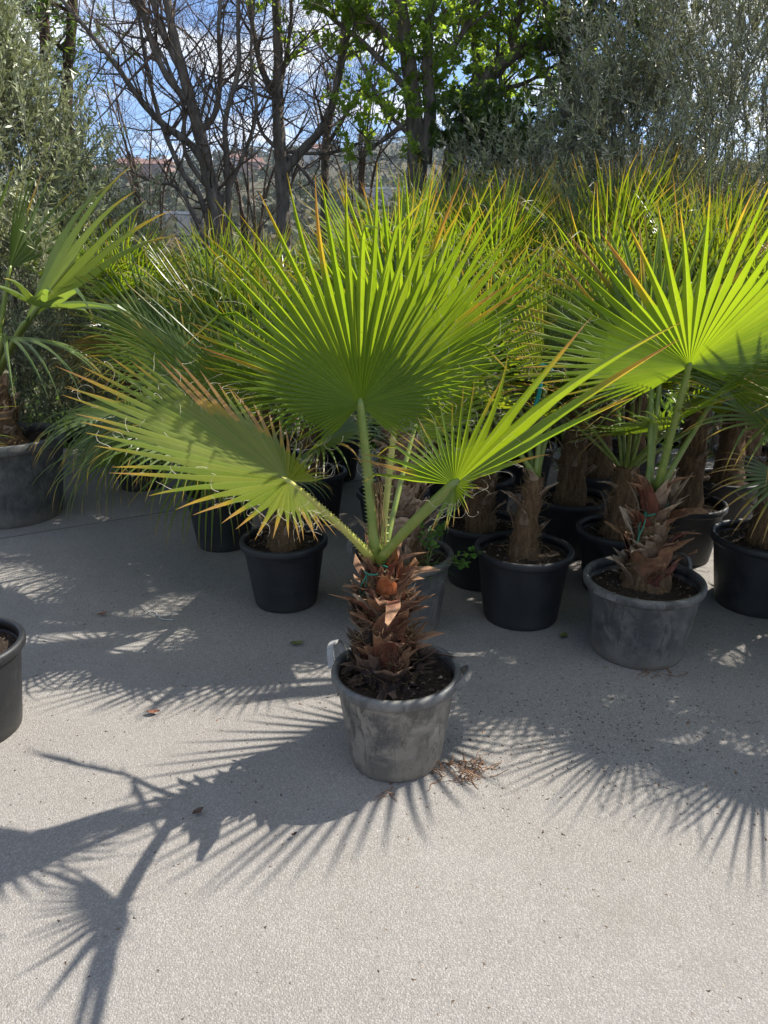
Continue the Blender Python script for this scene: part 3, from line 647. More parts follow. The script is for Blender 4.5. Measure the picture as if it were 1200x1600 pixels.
# ------------------------------------------------------------------ palms
def basis(A, N):
    A = V(A).normalized(); N = V(N); N = (N-A*N.dot(A)).normalized(); B = A.cross(N)
    return Matrix((B, A, N)).transposed()          # local x = sideways, y = along the blade, z = upper face
def curl(rnd, p, d, L, k=9, tight=1.0):
    pts = [V(p)]; d = V(d).normalized(); ax = V((rnd.gauss(0, 1), rnd.gauss(0, 1), rnd.gauss(0, 1))).normalized()
    for _ in range(k):
        d = (Quaternion(ax, rnd.uniform(0.15, 0.75)*tight) @ d + V((rnd.gauss(0, .12), rnd.gauss(0, .12), rnd.gauss(0, .12)))).normalized()
        pts.append(pts[-1]+d*L/k)
    return pts
GZ = V((0, 0, -1))
def frond(palm, base, hub, A, N, R=0.5, n=36, S=2.0, prof=None, fuse=0.45, fold=0.15, droop=0.06, pleat=0.42, width=1.0, seed=0, mat='frond', pet='petiole',
          pr=(0.014, 0.008), split=False, threads=0, dead=None, tipw=0.0, bend=None, thorns=0, label=None, side_droop=0.0, stiff=0.55, sag=0.12, snap=0.0, jitter=0.04, tl=(0.03, 0.09)):
    rnd = random.Random(seed); off = palm.location
    R3 = basis(A, N); hub = V(hub); base = V(base)
    mw = Matrix.Translation(hub-off) @ R3.to_4x4(); g = R3.inverted() @ GZ
    prof = prof or (lambda th: max(0.35, 1.0-0.14*abs(th)**1.6) if abs(th) > 0.5 else 1.0)
    cf, sf = cos(fold), sin(fold)
    def dr(th): return V((sin(th)*cf, cos(th), abs(sin(th))*sf)).normalized()
    dth = 2*S/n
    Ls = []; ths = []
    for k in range(n):
        th = -S+dth*(k+0.5); ths.append(th)
        Ls.append(R*prof(th)*rnd.uniform(0.93, 1.05))
    rf = lambda th: R*prof(th)*fuse
    zup = V((0, 0, 1))
    def tang(th): return (dr(th+0.01)-dr(th-0.01)).normalized()
    def fnorm(th): return dr(th).cross(tang(th))*-1.0
    NF = 4
    mb = MB(); vi = {}
    sdd = [rnd.random() for _ in range(n)]
    def val(k, j):                                # shared valley points of the joined part
        if (k, j) not in vi:
            th = -S+dth*k; r = 0.012+(rf(th)-0.012)*(j/NF)
            wd = r*dth*0.5; p = dr(th)*r - fnorm(th)*wd*pleat + g*(sag*r*r*0.5)
            vi[(k, j)] = mb.vert(p, (0.62*r/R, 1.0, sdd[min(k, n-1)]))
        return vi[(k, j)]
    leaf_objs = []
    for k in range(n):
        th = ths[k]; L = Ls[k]; fn = fnorm(th); d = dr(th); T = tang(th)
        dd = (dead(th, rnd) if dead else 0.0) + rnd.uniform(-0.10, 0.08)+(0.25 if rnd.random() < 0.04 else 0.0)
        rid = []
        for j in range(NF+1):
            r = 0.012+(rf(th)-0.012)*(j/NF); wd = r*dth*0.5
            rid.append(mb.vert(d*r+fn*wd*pleat + g*(sag*r*r*0.5), (0.62*r/R, 0.0, sdd[k])))
        for j in range(NF):
            a0, a1, b0, b1 = val(k, j), val(k, j+1), val(k+1, j), val(k+1, j+1)
            mb.f.append((a0, rid[j], rid[j+1], a1)); mb.f.append((rid[j], b0, b1, rid[j+1]))
        # free tip
        m = MB() if split else mb
        r0 = rf(th); w0 = r0*dth*0.5*width; K = 7
        axr = rnd.gauss(0, jitter); axn = rnd.gauss(0, jitter*0.8); drp = droop*rnd.uniform(0.6, 1.5)
        sn = rnd.random() < snap; snp = rnd.uniform(0.25, 0.7)
        va, vr, vb = [], [], []
        pprev = None; dcur = d.copy(); p = d*r0 + g*(sag*r0*r0*0.5)
        step = (L-r0)/K
        for j in range(K+1):
            s = j/K
            taper = max(0.03, (1-0.30*s-0.70*s**1.6))*(1-0.30*min(1, s*4)) 
            w = w0*taper; pl = pleat*(1+0.5*s)
            t_eff = 0.45+0.5*s + dd if not split else 0.45+0.5*s+dd
            Tn = (T - dcur*T.dot(dcur)).normalized(); fnn = dcur.cross(Tn)*-1.0
            if j == 0 and not split:
                va.append(val(k, NF)); vr.append(rid[NF]); vb.append(val(k+1, NF))
            elif j == 0:
                q0, q1 = V(mb.v[val(k, NF)]), V(mb.v[val(k+1, NF)])
                va.append(m.vert(q0, (t_eff, 1, sdd[k]))); vr.append(m.vert(V(mb.v[rid[NF]]), (t_eff, 0, sdd[k]))); vb.append(m.vert(q1, (t_eff, 1, sdd[k])))
            else:
                va.append(m.vert(p-Tn*w-fnn*w*pl, (t_eff, 1, sdd[k]))); vr.append(m.vert(p+fnn*w*pl, (t_eff, 0, sdd[k]))); vb.append(m.vert(p+Tn*w-fnn*w*pl, (t_eff, 1, sdd[k])))
            if threads and split and j < K and rnd.random() < threads*0.013: leaf_objs.append((p+Tn*w, dcur+Tn*0.5))
            elif threads and not split and j < K and rnd.random() < threads*0.013: leaf_objs.append((p+Tn*w, dcur+Tn*0.5))
            bnd = T*axr*0.5+fn*axn*0.5+g*drp*(0.4+s*1.4)*(2.6 if sn and s > snp else 1.0)
            if sn and snp < s < snp+0.2: bnd = bnd + g*1.2
            if bend: bnd = bnd + R3.inverted() @ (V(bend)*(0.3+s))
            dcur = (dcur+bnd*0.55).normalized(); p = p+dcur*step
        for j in range(K):
            m.f.append((va[j], vr[j], vr[j+1], va[j+1])); m.f.append((vr[j], vb[j], vb[j+1], vr[j+1]))
        if split: leaf_objs.append(m)
    fo = link('frond', mb.mesh('frond', M[mat]), palm, mw)
    if label: fo['label'] = label
    thr = [x for x in leaf_objs if isinstance(x, tuple)]
    for x in leaf_objs:
        if not isinstance(x, tuple): link('leaflet', x.mesh('leaflet', M[mat]), fo)
    if thr:
        m = MB()
        for p, d in thr: 
            q = curl(rnd, p, d, rnd.uniform(*tl)); m.tube(q, [0.00055*(1-0.6*i/(len(q)-1)) for i in range(len(q))], 3, cap=False)
        tag(link('leaf_threads', m.mesh('leaf_threads', M['thread'], False, False), fo), kind='stuff')
    # petiole
    inv = mw.inverted(); A_w = V(A).normalized()
    mid = base.lerp(hub, 0.5) + (V((0, 0, 1))*0.10*(1-stiff)*(hub-base).length)
    ctrl = mid; pts = []
    for i in range(11):
        t = i/10; q = base*(1-t)**2+ctrl*2*t*(1-t)+hub*t*t
        pts.append(inv @ (q-off))
    pts.append(V((0, 0.02, 0)) + pts[-1]*0)
    m = MB(); rad = [pr[0]+(pr[1]-pr[0])*min(1, (i/10)**0.7) for i in range(11)]+[pr[1]*0.5]; rad[0] *= 1.5; rad[1] *= 1.15
    m.tube(pts, rad, 8)
    if thorns:
        side = (inv.to_3x3() @ V((1, 0, 0)))
        for i in range(thorns):
            t = 0.8+8.6*i/thorns; k = int(t); p = pts[k].lerp(pts[k+1], t-k); d = (pts[k+1]-pts[k]).normalized()
            for sg in (-1, 1):
                sd = (side-d*side.dot(d)).normalized()*sg; r = rad[k]; q = p+sd*r*0.9
                o = len(m.v); m.vert(q-d*0.004); m.vert(q+d*0.004); m.vert(q+sd*0.009+d*0.004); m.vert(q+d.cross(sd)*0.003)
                m.f += [(o, o+1, o+2), (o+1, o+3, o+2), (o+3, o, o+2)]
    link('petiole', m.mesh('petiole', M[pet], True), fo)
    return fo

def boot_mesh(name, mat, L, w0, seed, flare=0.5, jag=0.25, curve=0.6, taper=0.5):
    """an old leaf base: a curved tapering plate with a torn top, foot at the origin, outside = +X, up = +Z"""
    rnd = random.Random(seed); m = MB(); nu, nv = 6, 6; tw = rnd.gauss(0, 0.5); fl2 = rnd.uniform(1.6, 3.0); skew = rnd.gauss(0, 0.25)
    top = [1.0+rnd.uniform(-jag, jag) for _ in range(nu)]; edge = [[rnd.gauss(0, 0.07) for _ in range(2)] for _ in range(nv)]; buck = [rnd.gauss(0, 0.004) for _ in range(nu*nv)]
    for side in (0, 1):
        for j in range(nv):
            v = j/(nv-1)
            for i in range(nu):
                u = -1+2*i/(nu-1); vv = v*(1+(top[i]-1)*v**1.5)
                w = w0*(1-taper*v)*(1+edge[j][0 if u < 0 else 1]*3*v); x = 0.004+flare*L*vv**fl2 - curve*w*u*u*(1-0.3*v) + buck[j*nu+i]*(0.3+v); y = w*u + tw*L*0.3*v*v + skew*u*v*w
                z = L*vv*(1-0.22*flare*vv)
                m.vert((x-(0.0035*(1-0.6*v) if side else 0), y, z), (v, 0.5, 0.5))
    o = nu*nv
    for j in range(nv-1):
        for i in range(nu-1):
            q = j*nu+i; m.f.append((q, q+1, q+nu+1, q+nu)); m.f.append((o+q+nu, o+q+nu+1, o+q+1, o+q))
    for j in range(nv-1):
        q = j*nu; m.f.append((q, q+nu, o+q+nu, o+q)); q = j*nu+nu-1; m.f.append((q+nu, q, o+q, o+q+nu))
    for i in range(nu-1): q = (nv-1)*nu+i; m.f.append((q, q+1, o+q+1, o+q))
    return m.mesh(name, M[mat], False)
BOOTS = {k: [boot_mesh('leaf_base', mt, 0.105, 0.046, 100+s*3+len(k), fl, 0.42, 0.5, tp) for s, (fl, tp) in enumerate(((0.2, 0.25), (0.35, 0.4), (0.55, 0.35), (0.45, 0.5), (0.12, 0.15), (0.3, 0.2), (0.25, 0.35)))] for k, mt in (('boot', 'boot'), ('boot_tan', 'boot_tan'), ('boot_dark', 'boot_dark'), ('boot_orange', 'boot_orange'))}
TRI = {k: [boot_mesh('leaf_base', mt, 0.11, 0.030, 200+s, fl, 0.35, 0.45, 0.5) for s, fl in enumerate((0.2, 0.35, 0.5))] for k, mt in (('boot', 'boot'), ('boot_tan', 'boot_tan'))}
def trunk(palm, h, r0, r1, seed, mat='trunk', fibre=160, z0=0.0, lean=(0, 0), rough=0.17):
    rnd = random.Random(seed); m = MB(); n, k = 18, 14
    for j in range(k):
        t = j/(k-1); r = (r0+(r1-r0)*t)*(1+0.18*max(0, 1-t*5))
        for i in range(n):
            a = 2*pi*i/n; rr = r*(1+rough*(sin(3*a+j*1.7)*0.4+rnd.gauss(0, 0.5)))
            m.vert((rr*cos(a)+lean[0]*t*t, rr*sin(a)+lean[1]*t*t, z0+h*t))
    for j in range(k-1):
        for i in range(n): i2 = (i+1) % n; m.f.append((j*n+i, j*n+i2, (j+1)*n+i2, (j+1)*n+i))
    m.f.append(tuple((k-1)*n+i for i in range(n)))
    link('trunk', m.mesh('trunk', M[mat], True, False), palm)
    if fibre:
        m = MB()
        for _ in range(fibre):
            a = rnd.uniform(0, 6.28); t = rnd.random(); r = r0+(r1-r0)*t; o = V((cos(a), sin(a), 0))
            p = o*r*1.0+V((lean[0]*t*t, lean[1]*t*t, z0+h*t)); d = o*rnd.uniform(0.2, 0.9)+V((rnd.gauss(0, .4), rnd.gauss(0, .4), rnd.uniform(-0.5, 1.2)))
            q = curl(rnd, p, d, rnd.uniform(0.03, 0.09), 5, 0.7); m.tube(q, [0.0013*(1-0.7*i/5) for i in range(6)], 3, cap=False)
        tag(link('trunk_fibre', m.mesh('trunk_fibre', M['fibre'], False, False), palm), kind='stuff')
def boots(palm, z0, z1, r0, r1, count, kind, seed, scale=1.0, tilt=0.25, set_=BOOTS, lean=(0, 0), mix=None):
    rnd = random.Random(seed)
    for i in range(count):
        t = i/max(1, count-1); a = i*2.3999+rnd.gauss(0, 0.35); r = r0+(r1-r0)*t
        kk = kind if not mix or rnd.random() > mix[1] else mix[0]
        o = link('leaf_base', rnd.choice(set_[kk]), palm)
        s = scale*rnd.uniform(0.65, 1.25)
        o.matrix_local = Matrix.Translation((cos(a)*r*0.93+lean[0]*t*t, sin(a)*r*0.93+lean[1]*t*t, z0+(z1-z0)*t)) @ Matrix.Rotation(a, 4, 'Z') @ Matrix.Rotation(tilt*rnd.uniform(-0.1, 1.6), 4, 'Y') @ Matrix.Rotation(rnd.gauss(0, 0.22), 4, 'X') @ Matrix.Scale(s, 4)
def rosette(palm, top, n, seed, R=(0.46, 0.58), pl=(0.28, 0.48), el=(35, 82), mat='frond', split=False, az0=0.0, azs=2*pi, n_seg=38, S=1.75, droop=0.06, threads=0, fold=0.25, pr=(0.010, 0.006), low=1.0, snap=0.12, fuse=0.37):
    rnd = random.Random(seed); top = V(top)
    for i in range(n):
        t = (i+0.5)/n; a = az0+ (azs*((i*0.618+rnd.uniform(-.06, .06)) % 1.0)); e = radians(el[1]+(el[0]-el[1])*t*low+rnd.gauss(0, 4))
        d = V((cos(a)*cos(e), sin(a)*cos(e), sin(e))); L = rnd.uniform(*pl)
        hub = top+d*L; e2 = e-radians(rnd.uniform(4, 16)); A = V((cos(a)*cos(e2), sin(a)*cos(e2), sin(e2)))
        N = V((-cos(a)*sin(e2), -sin(a)*sin(e2), cos(e2)))+V((rnd.gauss(0, .2), rnd.gauss(0, .2), 0))
        frond(palm, top-d*0.02+V((cos(a)*0.02, sin(a)*0.02, -0.02)), hub, A, N, rnd.uniform(*R), n_seg+rnd.randint(-3, 3), S*rnd.uniform(0.9, 1.08), None, fuse*rnd.uniform(0.9, 1.12), fold*rnd.uniform(0.5, 1.5), droop*rnd.uniform(0.6, 1.6), jitter=0.075, seed=seed*31+i, mat=mat, split=split, pr=pr, threads=threads, snap=snap)

PG = 'potted fan palms in the nursery'
POTG = 'plant pots with palms'
# ---- the main palm and its pot
mp = V((0.037, 2.075, 0))
make_pot('plant_pot', 'scuffed dusty grey pot with pale loop handle, front centre', mp, 0.187, 0.143, 0.315, 'pot_main', 'pot_rim', POTG, 0,
         ((radians(158), 0.060, 0.30, 0.048, 'handle'), (radians(-14), 0.045, 0.75, 0.050, 'pot_grey')), 0.035, 1)
PO = V((0.005, 2.09, 0))
palm = tag(empty('fan_palm', (PO.x, PO.y, 0.272)), 'big fan palm with red brown shaggy trunk in the front centre pot', 'palm', PG)
def L0(p): return V(p)
trunk(palm, 0.34, 0.066, 0.038, 3, 'trunk', 120, 0.0, (-0.015, 0.0))
boots(palm, 0.005, 0.04, 0.090, 0.080, 18, 'boot_dark', 5, 0.95, 1.1, mix=('boot_tan', 0.25))
boots(palm, 0.00, 0.17, 0.070, 0.058, 24, 'boot', 6, 0.95, 0.02, lean=(-0.008, 0), mix=('boot_dark', 0.4))
boots(palm, 0.14, 0.24, 0.058, 0.050, 13, 'boot', 7, 0.90, 0.18, lean=(-0.015, 0), mix=('boot_tan', 0.12))
boots(palm, 0.22, 0.31, 0.050, 0.042, 12, 'boot', 17, 0.88, 0.30, lean=(-0.015, 0), mix=('boot_orange', 0.18))
boots(palm, 0.30, 0.36, 0.040, 0.030, 7, 'boot', 8, 0.9, 0.25, set_=TRI, lean=(-0.018, 0), mix=('boot_tan', 0.3))
boots(palm, 0.06, 0.30, 0.060, 0.046, 9, 'boot', 28, 1.15, 0.45, lean=(-0.012, 0), mix=('boot_tan', 0.2))
m = MB(); rr = random.Random(19)
for k in range(800):                     # frayed fibre between the leaf bases
    a = rr.uniform(0, 6.28); z = rr.uniform(0.0, 0.33); r = 0.090-0.11*z; o_ = V((cos(a), sin(a), 0))
    q = curl(rr, o_*r*rr.uniform(0.95, 1.15)+V((0, 0, z)), o_*rr.uniform(0.1, 0.8)+V((rr.gauss(0, .5), rr.gauss(0, .5), rr.uniform(-0.3, 1.2))), rr.uniform(0.02, 0.06), 5, 0.6)
    m.tube(q, [0.0010*(1-0.7*i/5) for i in range(6)], 3, cap=False)
tag(link('trunk_fibre', m.mesh('trunk_fibre', M['fibre'], False, False), palm), kind='stuff')
for (px, py, sc, rz, mt) in ((604, 930, 0.85, -1.5, 'boot_orange'),):
    p = at(px, py, 2.02); o = link('leaf_base', BOOTS[mt][0], palm); o['label'] = 'fresh orange leaf base'
    o.matrix_local = Matrix.Translation(p-palm.location) @ Matrix.Rotation(rz, 4, 'Z') @ Matrix.Rotation(0.05, 4, 'Y') @ Matrix.Scale(sc*0.85, 4)
crown = at(588, 868, 2.09)
def prof_main(th):
    a = abs(th)
    pts = [(0, 1.0), (0.5, 0.98), (0.9, 0.86), (1.2, 0.74), (1.45, 0.62), (1.7, 0.50), (2.0, 0.40), (2.4, 0.33), (2.8, 0.25)]
    for (a0, v0), (a1, v1) in zip(pts, pts[1:]):
        if a0 <= a <= a1: return v0+(v1-v0)*(a-a0)/(a1-a0)
    return 0.25
frond(palm, crown, at(563, 632, 2.10), (-0.02, -0.30, 1), (-0.05, 1, 0.30), 0.64, 60, 2.45, prof_main, 0.50, 0.10, 0.012, 0.60, seed=1, split=True, threads=26, pr=(0.017, 0.011), thorns=34,
      label='largest upright fan leaf, glowing in the sun', snap=0.05, jitter=0.055, tl=(0.03, 0.10))
lh = at(450, 752, 1.86)
def prof_l(th):
    return prof_main(th)*(0.55 if th > 1.25 else 1.0)
frond(palm, crown+V((-0.01, 0, -0.01)), lh, (-0.80, -0.16, 0.50), (0.30, -0.10, 0.85), 0.58, 50, 2.35, prof_main, 0.50, 0.05, 0.02, 0.60, seed=2, split=True, threads=26, pr=(0.013, 0.008), pet='petiole_y', thorns=26,
      dead=lambda th, r: (0.40 if 0.6 < th < 1.6 and r.random() < 0.75 else 0.0) + (0.20 if th < -0.9 else 0.06), mat='frond_yellow', label='left leaf held low, its edges browned', jitter=0.05)
rh = at(710, 757, 1.87)
def prof_r(th):                          # long in the middle, short separate fingers on the upper side, hardly anything below
    if th > 0.15: return max(0.20, 0.95-2.2*(th-0.15))
    pts = [(0, 1.0), (0.14, 0.97), (0.26, 0.66), (0.5, 0.46), (0.9, 0.34), (1.5, 0.29), (1.9, 0.32), (2.1, 0.46), (3.2, 0.46)]; a = -min(0.0, th)
    for (a0, v0), (a1, v1) in zip(pts, pts[1:]):
        if a0 <= a <= a1: return v0+(v1-v0)*(a-a0)/(a1-a0)
    return 1.0
frond(palm, crown+V((0.01, -0.01, -0.01)), rh, (0.64, -0.38, 0.68), (-0.62, -0.62, 0.35), 0.66, 36, 2.5, prof_r, 0.34, 0.45, 0.015, 0.60, 1.30, seed=3, split=True, threads=16, pr=(0.013, 0.016),
      dead=lambda th, r: 0.08, label='right leaf of short splayed fingers and one long pointed blade', jitter=0.09, snap=0.10)
frond(palm, crown+V((0.012, 0.02, -0.01)), at(626, 592, 2.20), (0.34, -0.22, 0.95), (-0.05, 1, 0.30), 0.58, 50, 2.0, prof_main, 0.48, 0.2, 0.02, 0.60, seed=4, split=True, threads=22, pr=(0.011, 0.008), pet='petiole_y', thorns=20, label='second upright fan leaf behind the largest')
frond(palm, crown+V((0.02, 0.03, -0.02)), at(648, 668, 2.36), (0.55, 0.35, 0.75), (-0.3, -0.5, 0.8), 0.50, 36, 2.0, prof_main, 0.45, 0.3, 0.05, 0.46, seed=5, split=True, threads=22, pr=(0.010, 0.007))
# the hanging strip of brown fibre and the young spear
m = MB(); rr = random.Random(9)
for k in range(26):
    p = crown-palm.location+V((0.012+rr.gauss(0, 0.006), 0.0+rr.gauss(0, .006), 0.0)); q = [p]
    for s in range(8): q.append(q[-1]+V((rr.gauss(0, 0.0025)-0.0012, rr.gauss(0, 0.0025), 0.028)))
    m.tube(q, 0.0012, 3, cap=False)
tag(link('crown_fibre', m.mesh('crown_fibre', M['fibre'], False, False), palm), kind='stuff')
def twine_ring(name, label, c, r, mat, tail=0.12, tilt=0.1, rad=0.0022, seed=1):
    rnd = random.Random(seed); m = MB(); pts = []
    for i in range(49):
        a = 4*pi*i/48; pts.append(V((r*cos(a)*(1+0.05*sin(3*a)), r*sin(a), tilt*r*cos(a)+0.004*i/48)))
    m.tube(pts, rad, 5)
    for s in (-1, 1):
        q = [V((-r*0.8, -r*0.7*s if s > 0 else -r*0.6, 0))]; d = V((-0.5, -0.6, -0.5*s if s > 0 else -1.0))
        for k in range(6): d = (d+V((rnd.gauss(0, .3), rnd.gauss(0, .3), -0.5))).normalized(); q.append(q[-1]+d*tail/6)
        m.tube(q, rad*0.9, 5)
    t = link(name, m.mesh(name, M[mat], True, False)); t.location = c; return tag(t, label, 'twine')
twine_ring('green_twine', 'green twine tied round the crown of the front centre palm', at(588, 892, 2.085), 0.034, 'twine', 0.09)

# ---- second palm, right behind the main one
p2 = V((0.075, 2.99, 0))
make_pot('plant_pot', 'ribbed grey pot with weeds directly behind the front centre pot', p2, 0.205, 0.16, 0.335, 'pot_grey', 'pot_grey', POTG, 20, ((radians(165), 0.045, 0.25, 0.045, 'pot_grey'),), 0.05, 2)
q2 = tag(empty('fan_palm', p2+V((-0.0, 0, 0.28))), 'tall palm with pale tan boot covered trunk behind the front centre palm', 'palm', PG)
trunk(q2, 0.52, 0.085, 0.052, 21, 'trunk', 150)
boots(q2, 0.0, 0.50, 0.088, 0.056, 42, 'boot_tan', 22, 1.15, 0.18)
tp2 = q2.location+V((0, 0, 0.54))
frond(q2, tp2, at(665, 610, 3.05), (0.35, -0.2, 0.9), (0.2, 0.8, 0.4), 0.66, 40, 2.0, None, 0.45, 0.15, 0.03, 0.46, seed=31, threads=24, pr=(0.012, 0.008), split=True)
frond(q2, tp2, at(585, 600, 3.15), (-0.10, 0.25, 0.95), (0, -0.9, 0.3), 0.72, 44, 2.0, None, 0.45, 0.15, 0.03, 0.46, seed=32, threads=20, pr=(0.012, 0.008), split=True)
frond(q2, tp2, at(740, 560, 3.2), (0.62, 0.1, 0.75), (-0.4, 0.3, 0.8), 0.60, 36, 2.0, None, 0.45, 0.2, 0.05, 0.46, seed=33, threads=20, pr=(0.012, 0.008), split=True)
frond(q2, tp2, at(500, 610, 3.15), (-0.7, 0.15, 0.65), (0.3, -0.5, 0.8), 0.58, 36, 2.0, None, 0.45, 0.2, 0.05, 0.46, seed=34, pr=(0.012, 0.008), split=True)
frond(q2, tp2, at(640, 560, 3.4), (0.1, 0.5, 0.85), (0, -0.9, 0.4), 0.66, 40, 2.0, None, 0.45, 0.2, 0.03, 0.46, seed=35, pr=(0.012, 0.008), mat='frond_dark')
# weeds in its pot
def weed(label, foot, stems, seed):
    rnd = random.Random(seed); t = tag(empty('weed', foot), label, 'weed'); sm = MB(); P = []; D = []
    for (dx, dy, dz) in stems:
        e = V((dx, dy, dz)); pts = [V((0, 0, 0)), e*0.3+V((rnd.gauss(0, .012), 0, 0.02)), e*0.7+V((rnd.gauss(0, .012), 0, 0.015)), e]
        sp, sr = smooth_line(pts, [0.0028, 0.0024, 0.002, 0.0014], 4); sm.tube(sp, sr, 5)
        for c in range(16):
            an = rnd.uniform(0, 6.28); P.append(tuple(e+V((rnd.gauss(0, .012), rnd.gauss(0, .012), rnd.gauss(0, .014))))); D.append((cos(an), sin(an), rnd.uniform(-0.3, 0.5)))
        for c in range(5): 
            p = sp[rnd.randint(4, len(sp)-2)]; an = rnd.uniform(0, 6.28); P.append(tuple(p)); D.append((cos(an), sin(an), rnd.uniform(-0.2, 0.6)))
    link('stem', sm.mesh('stem', M['weed_stem'], True, False), t)
    vv, qq = leaf_cloud(np.array(P), np.array(D), (0.022, 0.036), (0.014, 0.024), seed); tag(link('leaves', np_mesh('leaves', vv, qq, M['weed']), t), kind='stuff')
w1 = p2+V((0.10, -0.09, 0.29))
weed('leafy weed standing upright in the ribbed grey pot', w1, [tuple(at(672, 832, 2.9)-w1), tuple(at(692, 826, 2.92)-w1), tuple(at(668, 850, 2.88)-w1)], 51)
w2 = p2+V((0.16, -0.06, 0.29))
weed('trailing weed hanging over the right rim of the ribbed grey pot', w2, [tuple(at(738, 866, 2.86)-w2), tuple(at(722, 882, 2.86)-w2)], 52)
m = MB(); rr = random.Random(77)
for k in range(26):
    p = V((rr.gauss(0, .035), rr.gauss(0, .03), 0)); d = V((rr.gauss(0, .35), -0.35+rr.gauss(0, .3), 1)).normalized(); q = [p]
    for s in range(5): d = (d+V((rr.gauss(0, .15), -0.1, -0.28))).normalized(); q.append(q[-1]+d*0.028)
    m.tube(q, [0.0016*(1-0.7*i/5) for i in range(6)], 3, cap=False)
gt = link('grass_tuft', m.mesh('grass_tuft', M['weed'], False, False)); gt.location = p2+V((0.07, -0.125, 0.285)); tag(gt, 'thin grass tuft in front of the tan trunk in the ribbed pot', 'grass')

# ---- generic potted palm
def fib_palm(loc, label, potlabel, h, seed, nf=9, rr=0.19, rb=0.145, ph=0.31, tr=(0.075, 0.05), rim='pot_black', body='pot_black', lean=(0, 0), fr=True, boot=12, **kw):
    loc = V(loc)
    make_pot('plant_pot', potlabel, loc, rr, rb, ph, body, rim, POTG, 0, kw.pop('handles', ()), 0.045, seed)
    q = tag(empty('fan_palm', loc+V((0, 0, ph-0.05))), label, 'palm', PG)
    trunk(q, h, tr[0], tr[1], seed, 'trunk', 170, 0.0, lean)
    if boot: boots(q, h*0.25, h*0.98, tr[0], tr[1], boot, 'boot_tan', seed+1, 0.75, 0.3, TRI, lean)
    top = q.location+V((lean[0], lean[1], h+0.0))
    if fr: rosette(q, top, nf, seed, **kw)
    return q, top
# P3 black pot, left of centre
q3, t3 = fib_palm((-0.45, 3.22, 0), 'short palm with drooping leaves in the black pot left of centre', 'black pot left of centre under drooping leaves', 0.22, 61, rr=0.185, rb=0.14, ph=0.31, fr=False)
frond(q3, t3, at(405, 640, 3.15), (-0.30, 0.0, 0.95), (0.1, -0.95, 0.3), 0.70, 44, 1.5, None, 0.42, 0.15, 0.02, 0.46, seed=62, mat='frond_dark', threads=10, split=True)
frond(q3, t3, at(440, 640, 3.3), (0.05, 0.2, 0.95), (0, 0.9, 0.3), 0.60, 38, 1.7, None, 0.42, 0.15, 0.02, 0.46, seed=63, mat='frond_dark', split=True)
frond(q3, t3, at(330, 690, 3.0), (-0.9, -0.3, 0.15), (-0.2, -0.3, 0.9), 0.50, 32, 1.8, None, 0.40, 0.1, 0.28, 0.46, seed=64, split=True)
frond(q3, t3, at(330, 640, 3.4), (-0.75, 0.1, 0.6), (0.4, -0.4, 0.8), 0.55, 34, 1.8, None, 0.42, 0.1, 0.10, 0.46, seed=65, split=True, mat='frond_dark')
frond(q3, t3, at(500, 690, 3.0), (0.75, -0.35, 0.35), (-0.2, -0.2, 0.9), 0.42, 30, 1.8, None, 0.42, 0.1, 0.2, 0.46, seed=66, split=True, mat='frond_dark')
frond(q3, t3, at(430, 750, 2.95), (-0.1, -0.8, 0.1), (0, 0.1, 0.9), 0.34, 26, 1.8, None, 0.42, 0.1, 0.3, 0.46, seed=67, split=True, mat='frond_dark')
# P4 black pot further left
q4, t4 = fib_palm((-0.88, 3.95, 0), 'palm with long hanging leaves in the black pot further left', 'black pot far left half hidden by hanging leaves', 0.30, 71, rr=0.185, rb=0.14, ph=0.31, fr=False)
frond(q4, t4, at(205, 645, 3.7), (-0.85, -0.30, 0.0), (-0.1, -0.2, 1), 0.55, 34, 1.9, None, 0.35, 0.05, 0.34, 0.46, seed=72, split=True, mat='frond_dark')
frond(q4, t4, at(290, 660, 3.5), (-0.4, -0.8, 0.0), (0, -0.2, 1), 0.52, 32, 1.9, None, 0.35, 0.05, 0.36, 0.46, seed=73, split=True)
frond(q4, t4, at(250, 540, 4.1), (-0.6, 0.1, 0.75), (0.3, -0.6, 0.6), 0.58, 36, 1.8, None, 0.42, 0.1, 0.06, 0.46, seed=74, split=True, mat='frond_dark')
frond(q4, t4, at(330, 520, 4.2), (0.1, 0.2, 0.95), (0, -0.9, 0.3), 0.58, 36, 1.7, None, 0.42, 0.1, 0.03, 0.46, seed=75, split=True, mat='frond_dark')
frond(q4, t4, at(390, 560, 4.0), (0.6, 0.1, 0.7), (-0.3, -0.5, 0.7), 0.55, 34, 1.8, None, 0.42, 0.1, 0.08, 0.46, seed=76, mat='frond_dark')
frond(q4, t4, at(268, 652, 3.45), (-0.75, -0.50, -0.05), (-0.1, -0.2, 1), 0.60, 38, 2.0, None, 0.34, 0.05, 0.42, 0.46, seed=77, split=True, mat='frond_dark', snap=0.2)
frond(q4, t4, at(335, 700, 3.35), (-0.25, -0.55, -0.55), (0.1, -0.6, 0.8), 0.50, 34, 1.9, None, 0.34, 0.05, 0.30, 0.46, seed=78, split=True, snap=0.2)
frond(q4, t4, at(200, 690, 3.6), (-0.6, -0.45, -0.25), (-0.1, -0.4, 1), 0.50, 36, 1.9, None, 0.34, 0.05, 0.36, 0.46, seed=80, split=True, mat='frond_dark', snap=0.2)
frond(q4, t4, at(300, 590, 3.6), (-0.6, -0.35, 0.55), (0.2, -0.5, 0.8), 0.58, 38, 1.9, None, 0.42, 0.1, 0.14, 0.46, seed=79, split=True, mat='frond_dark')
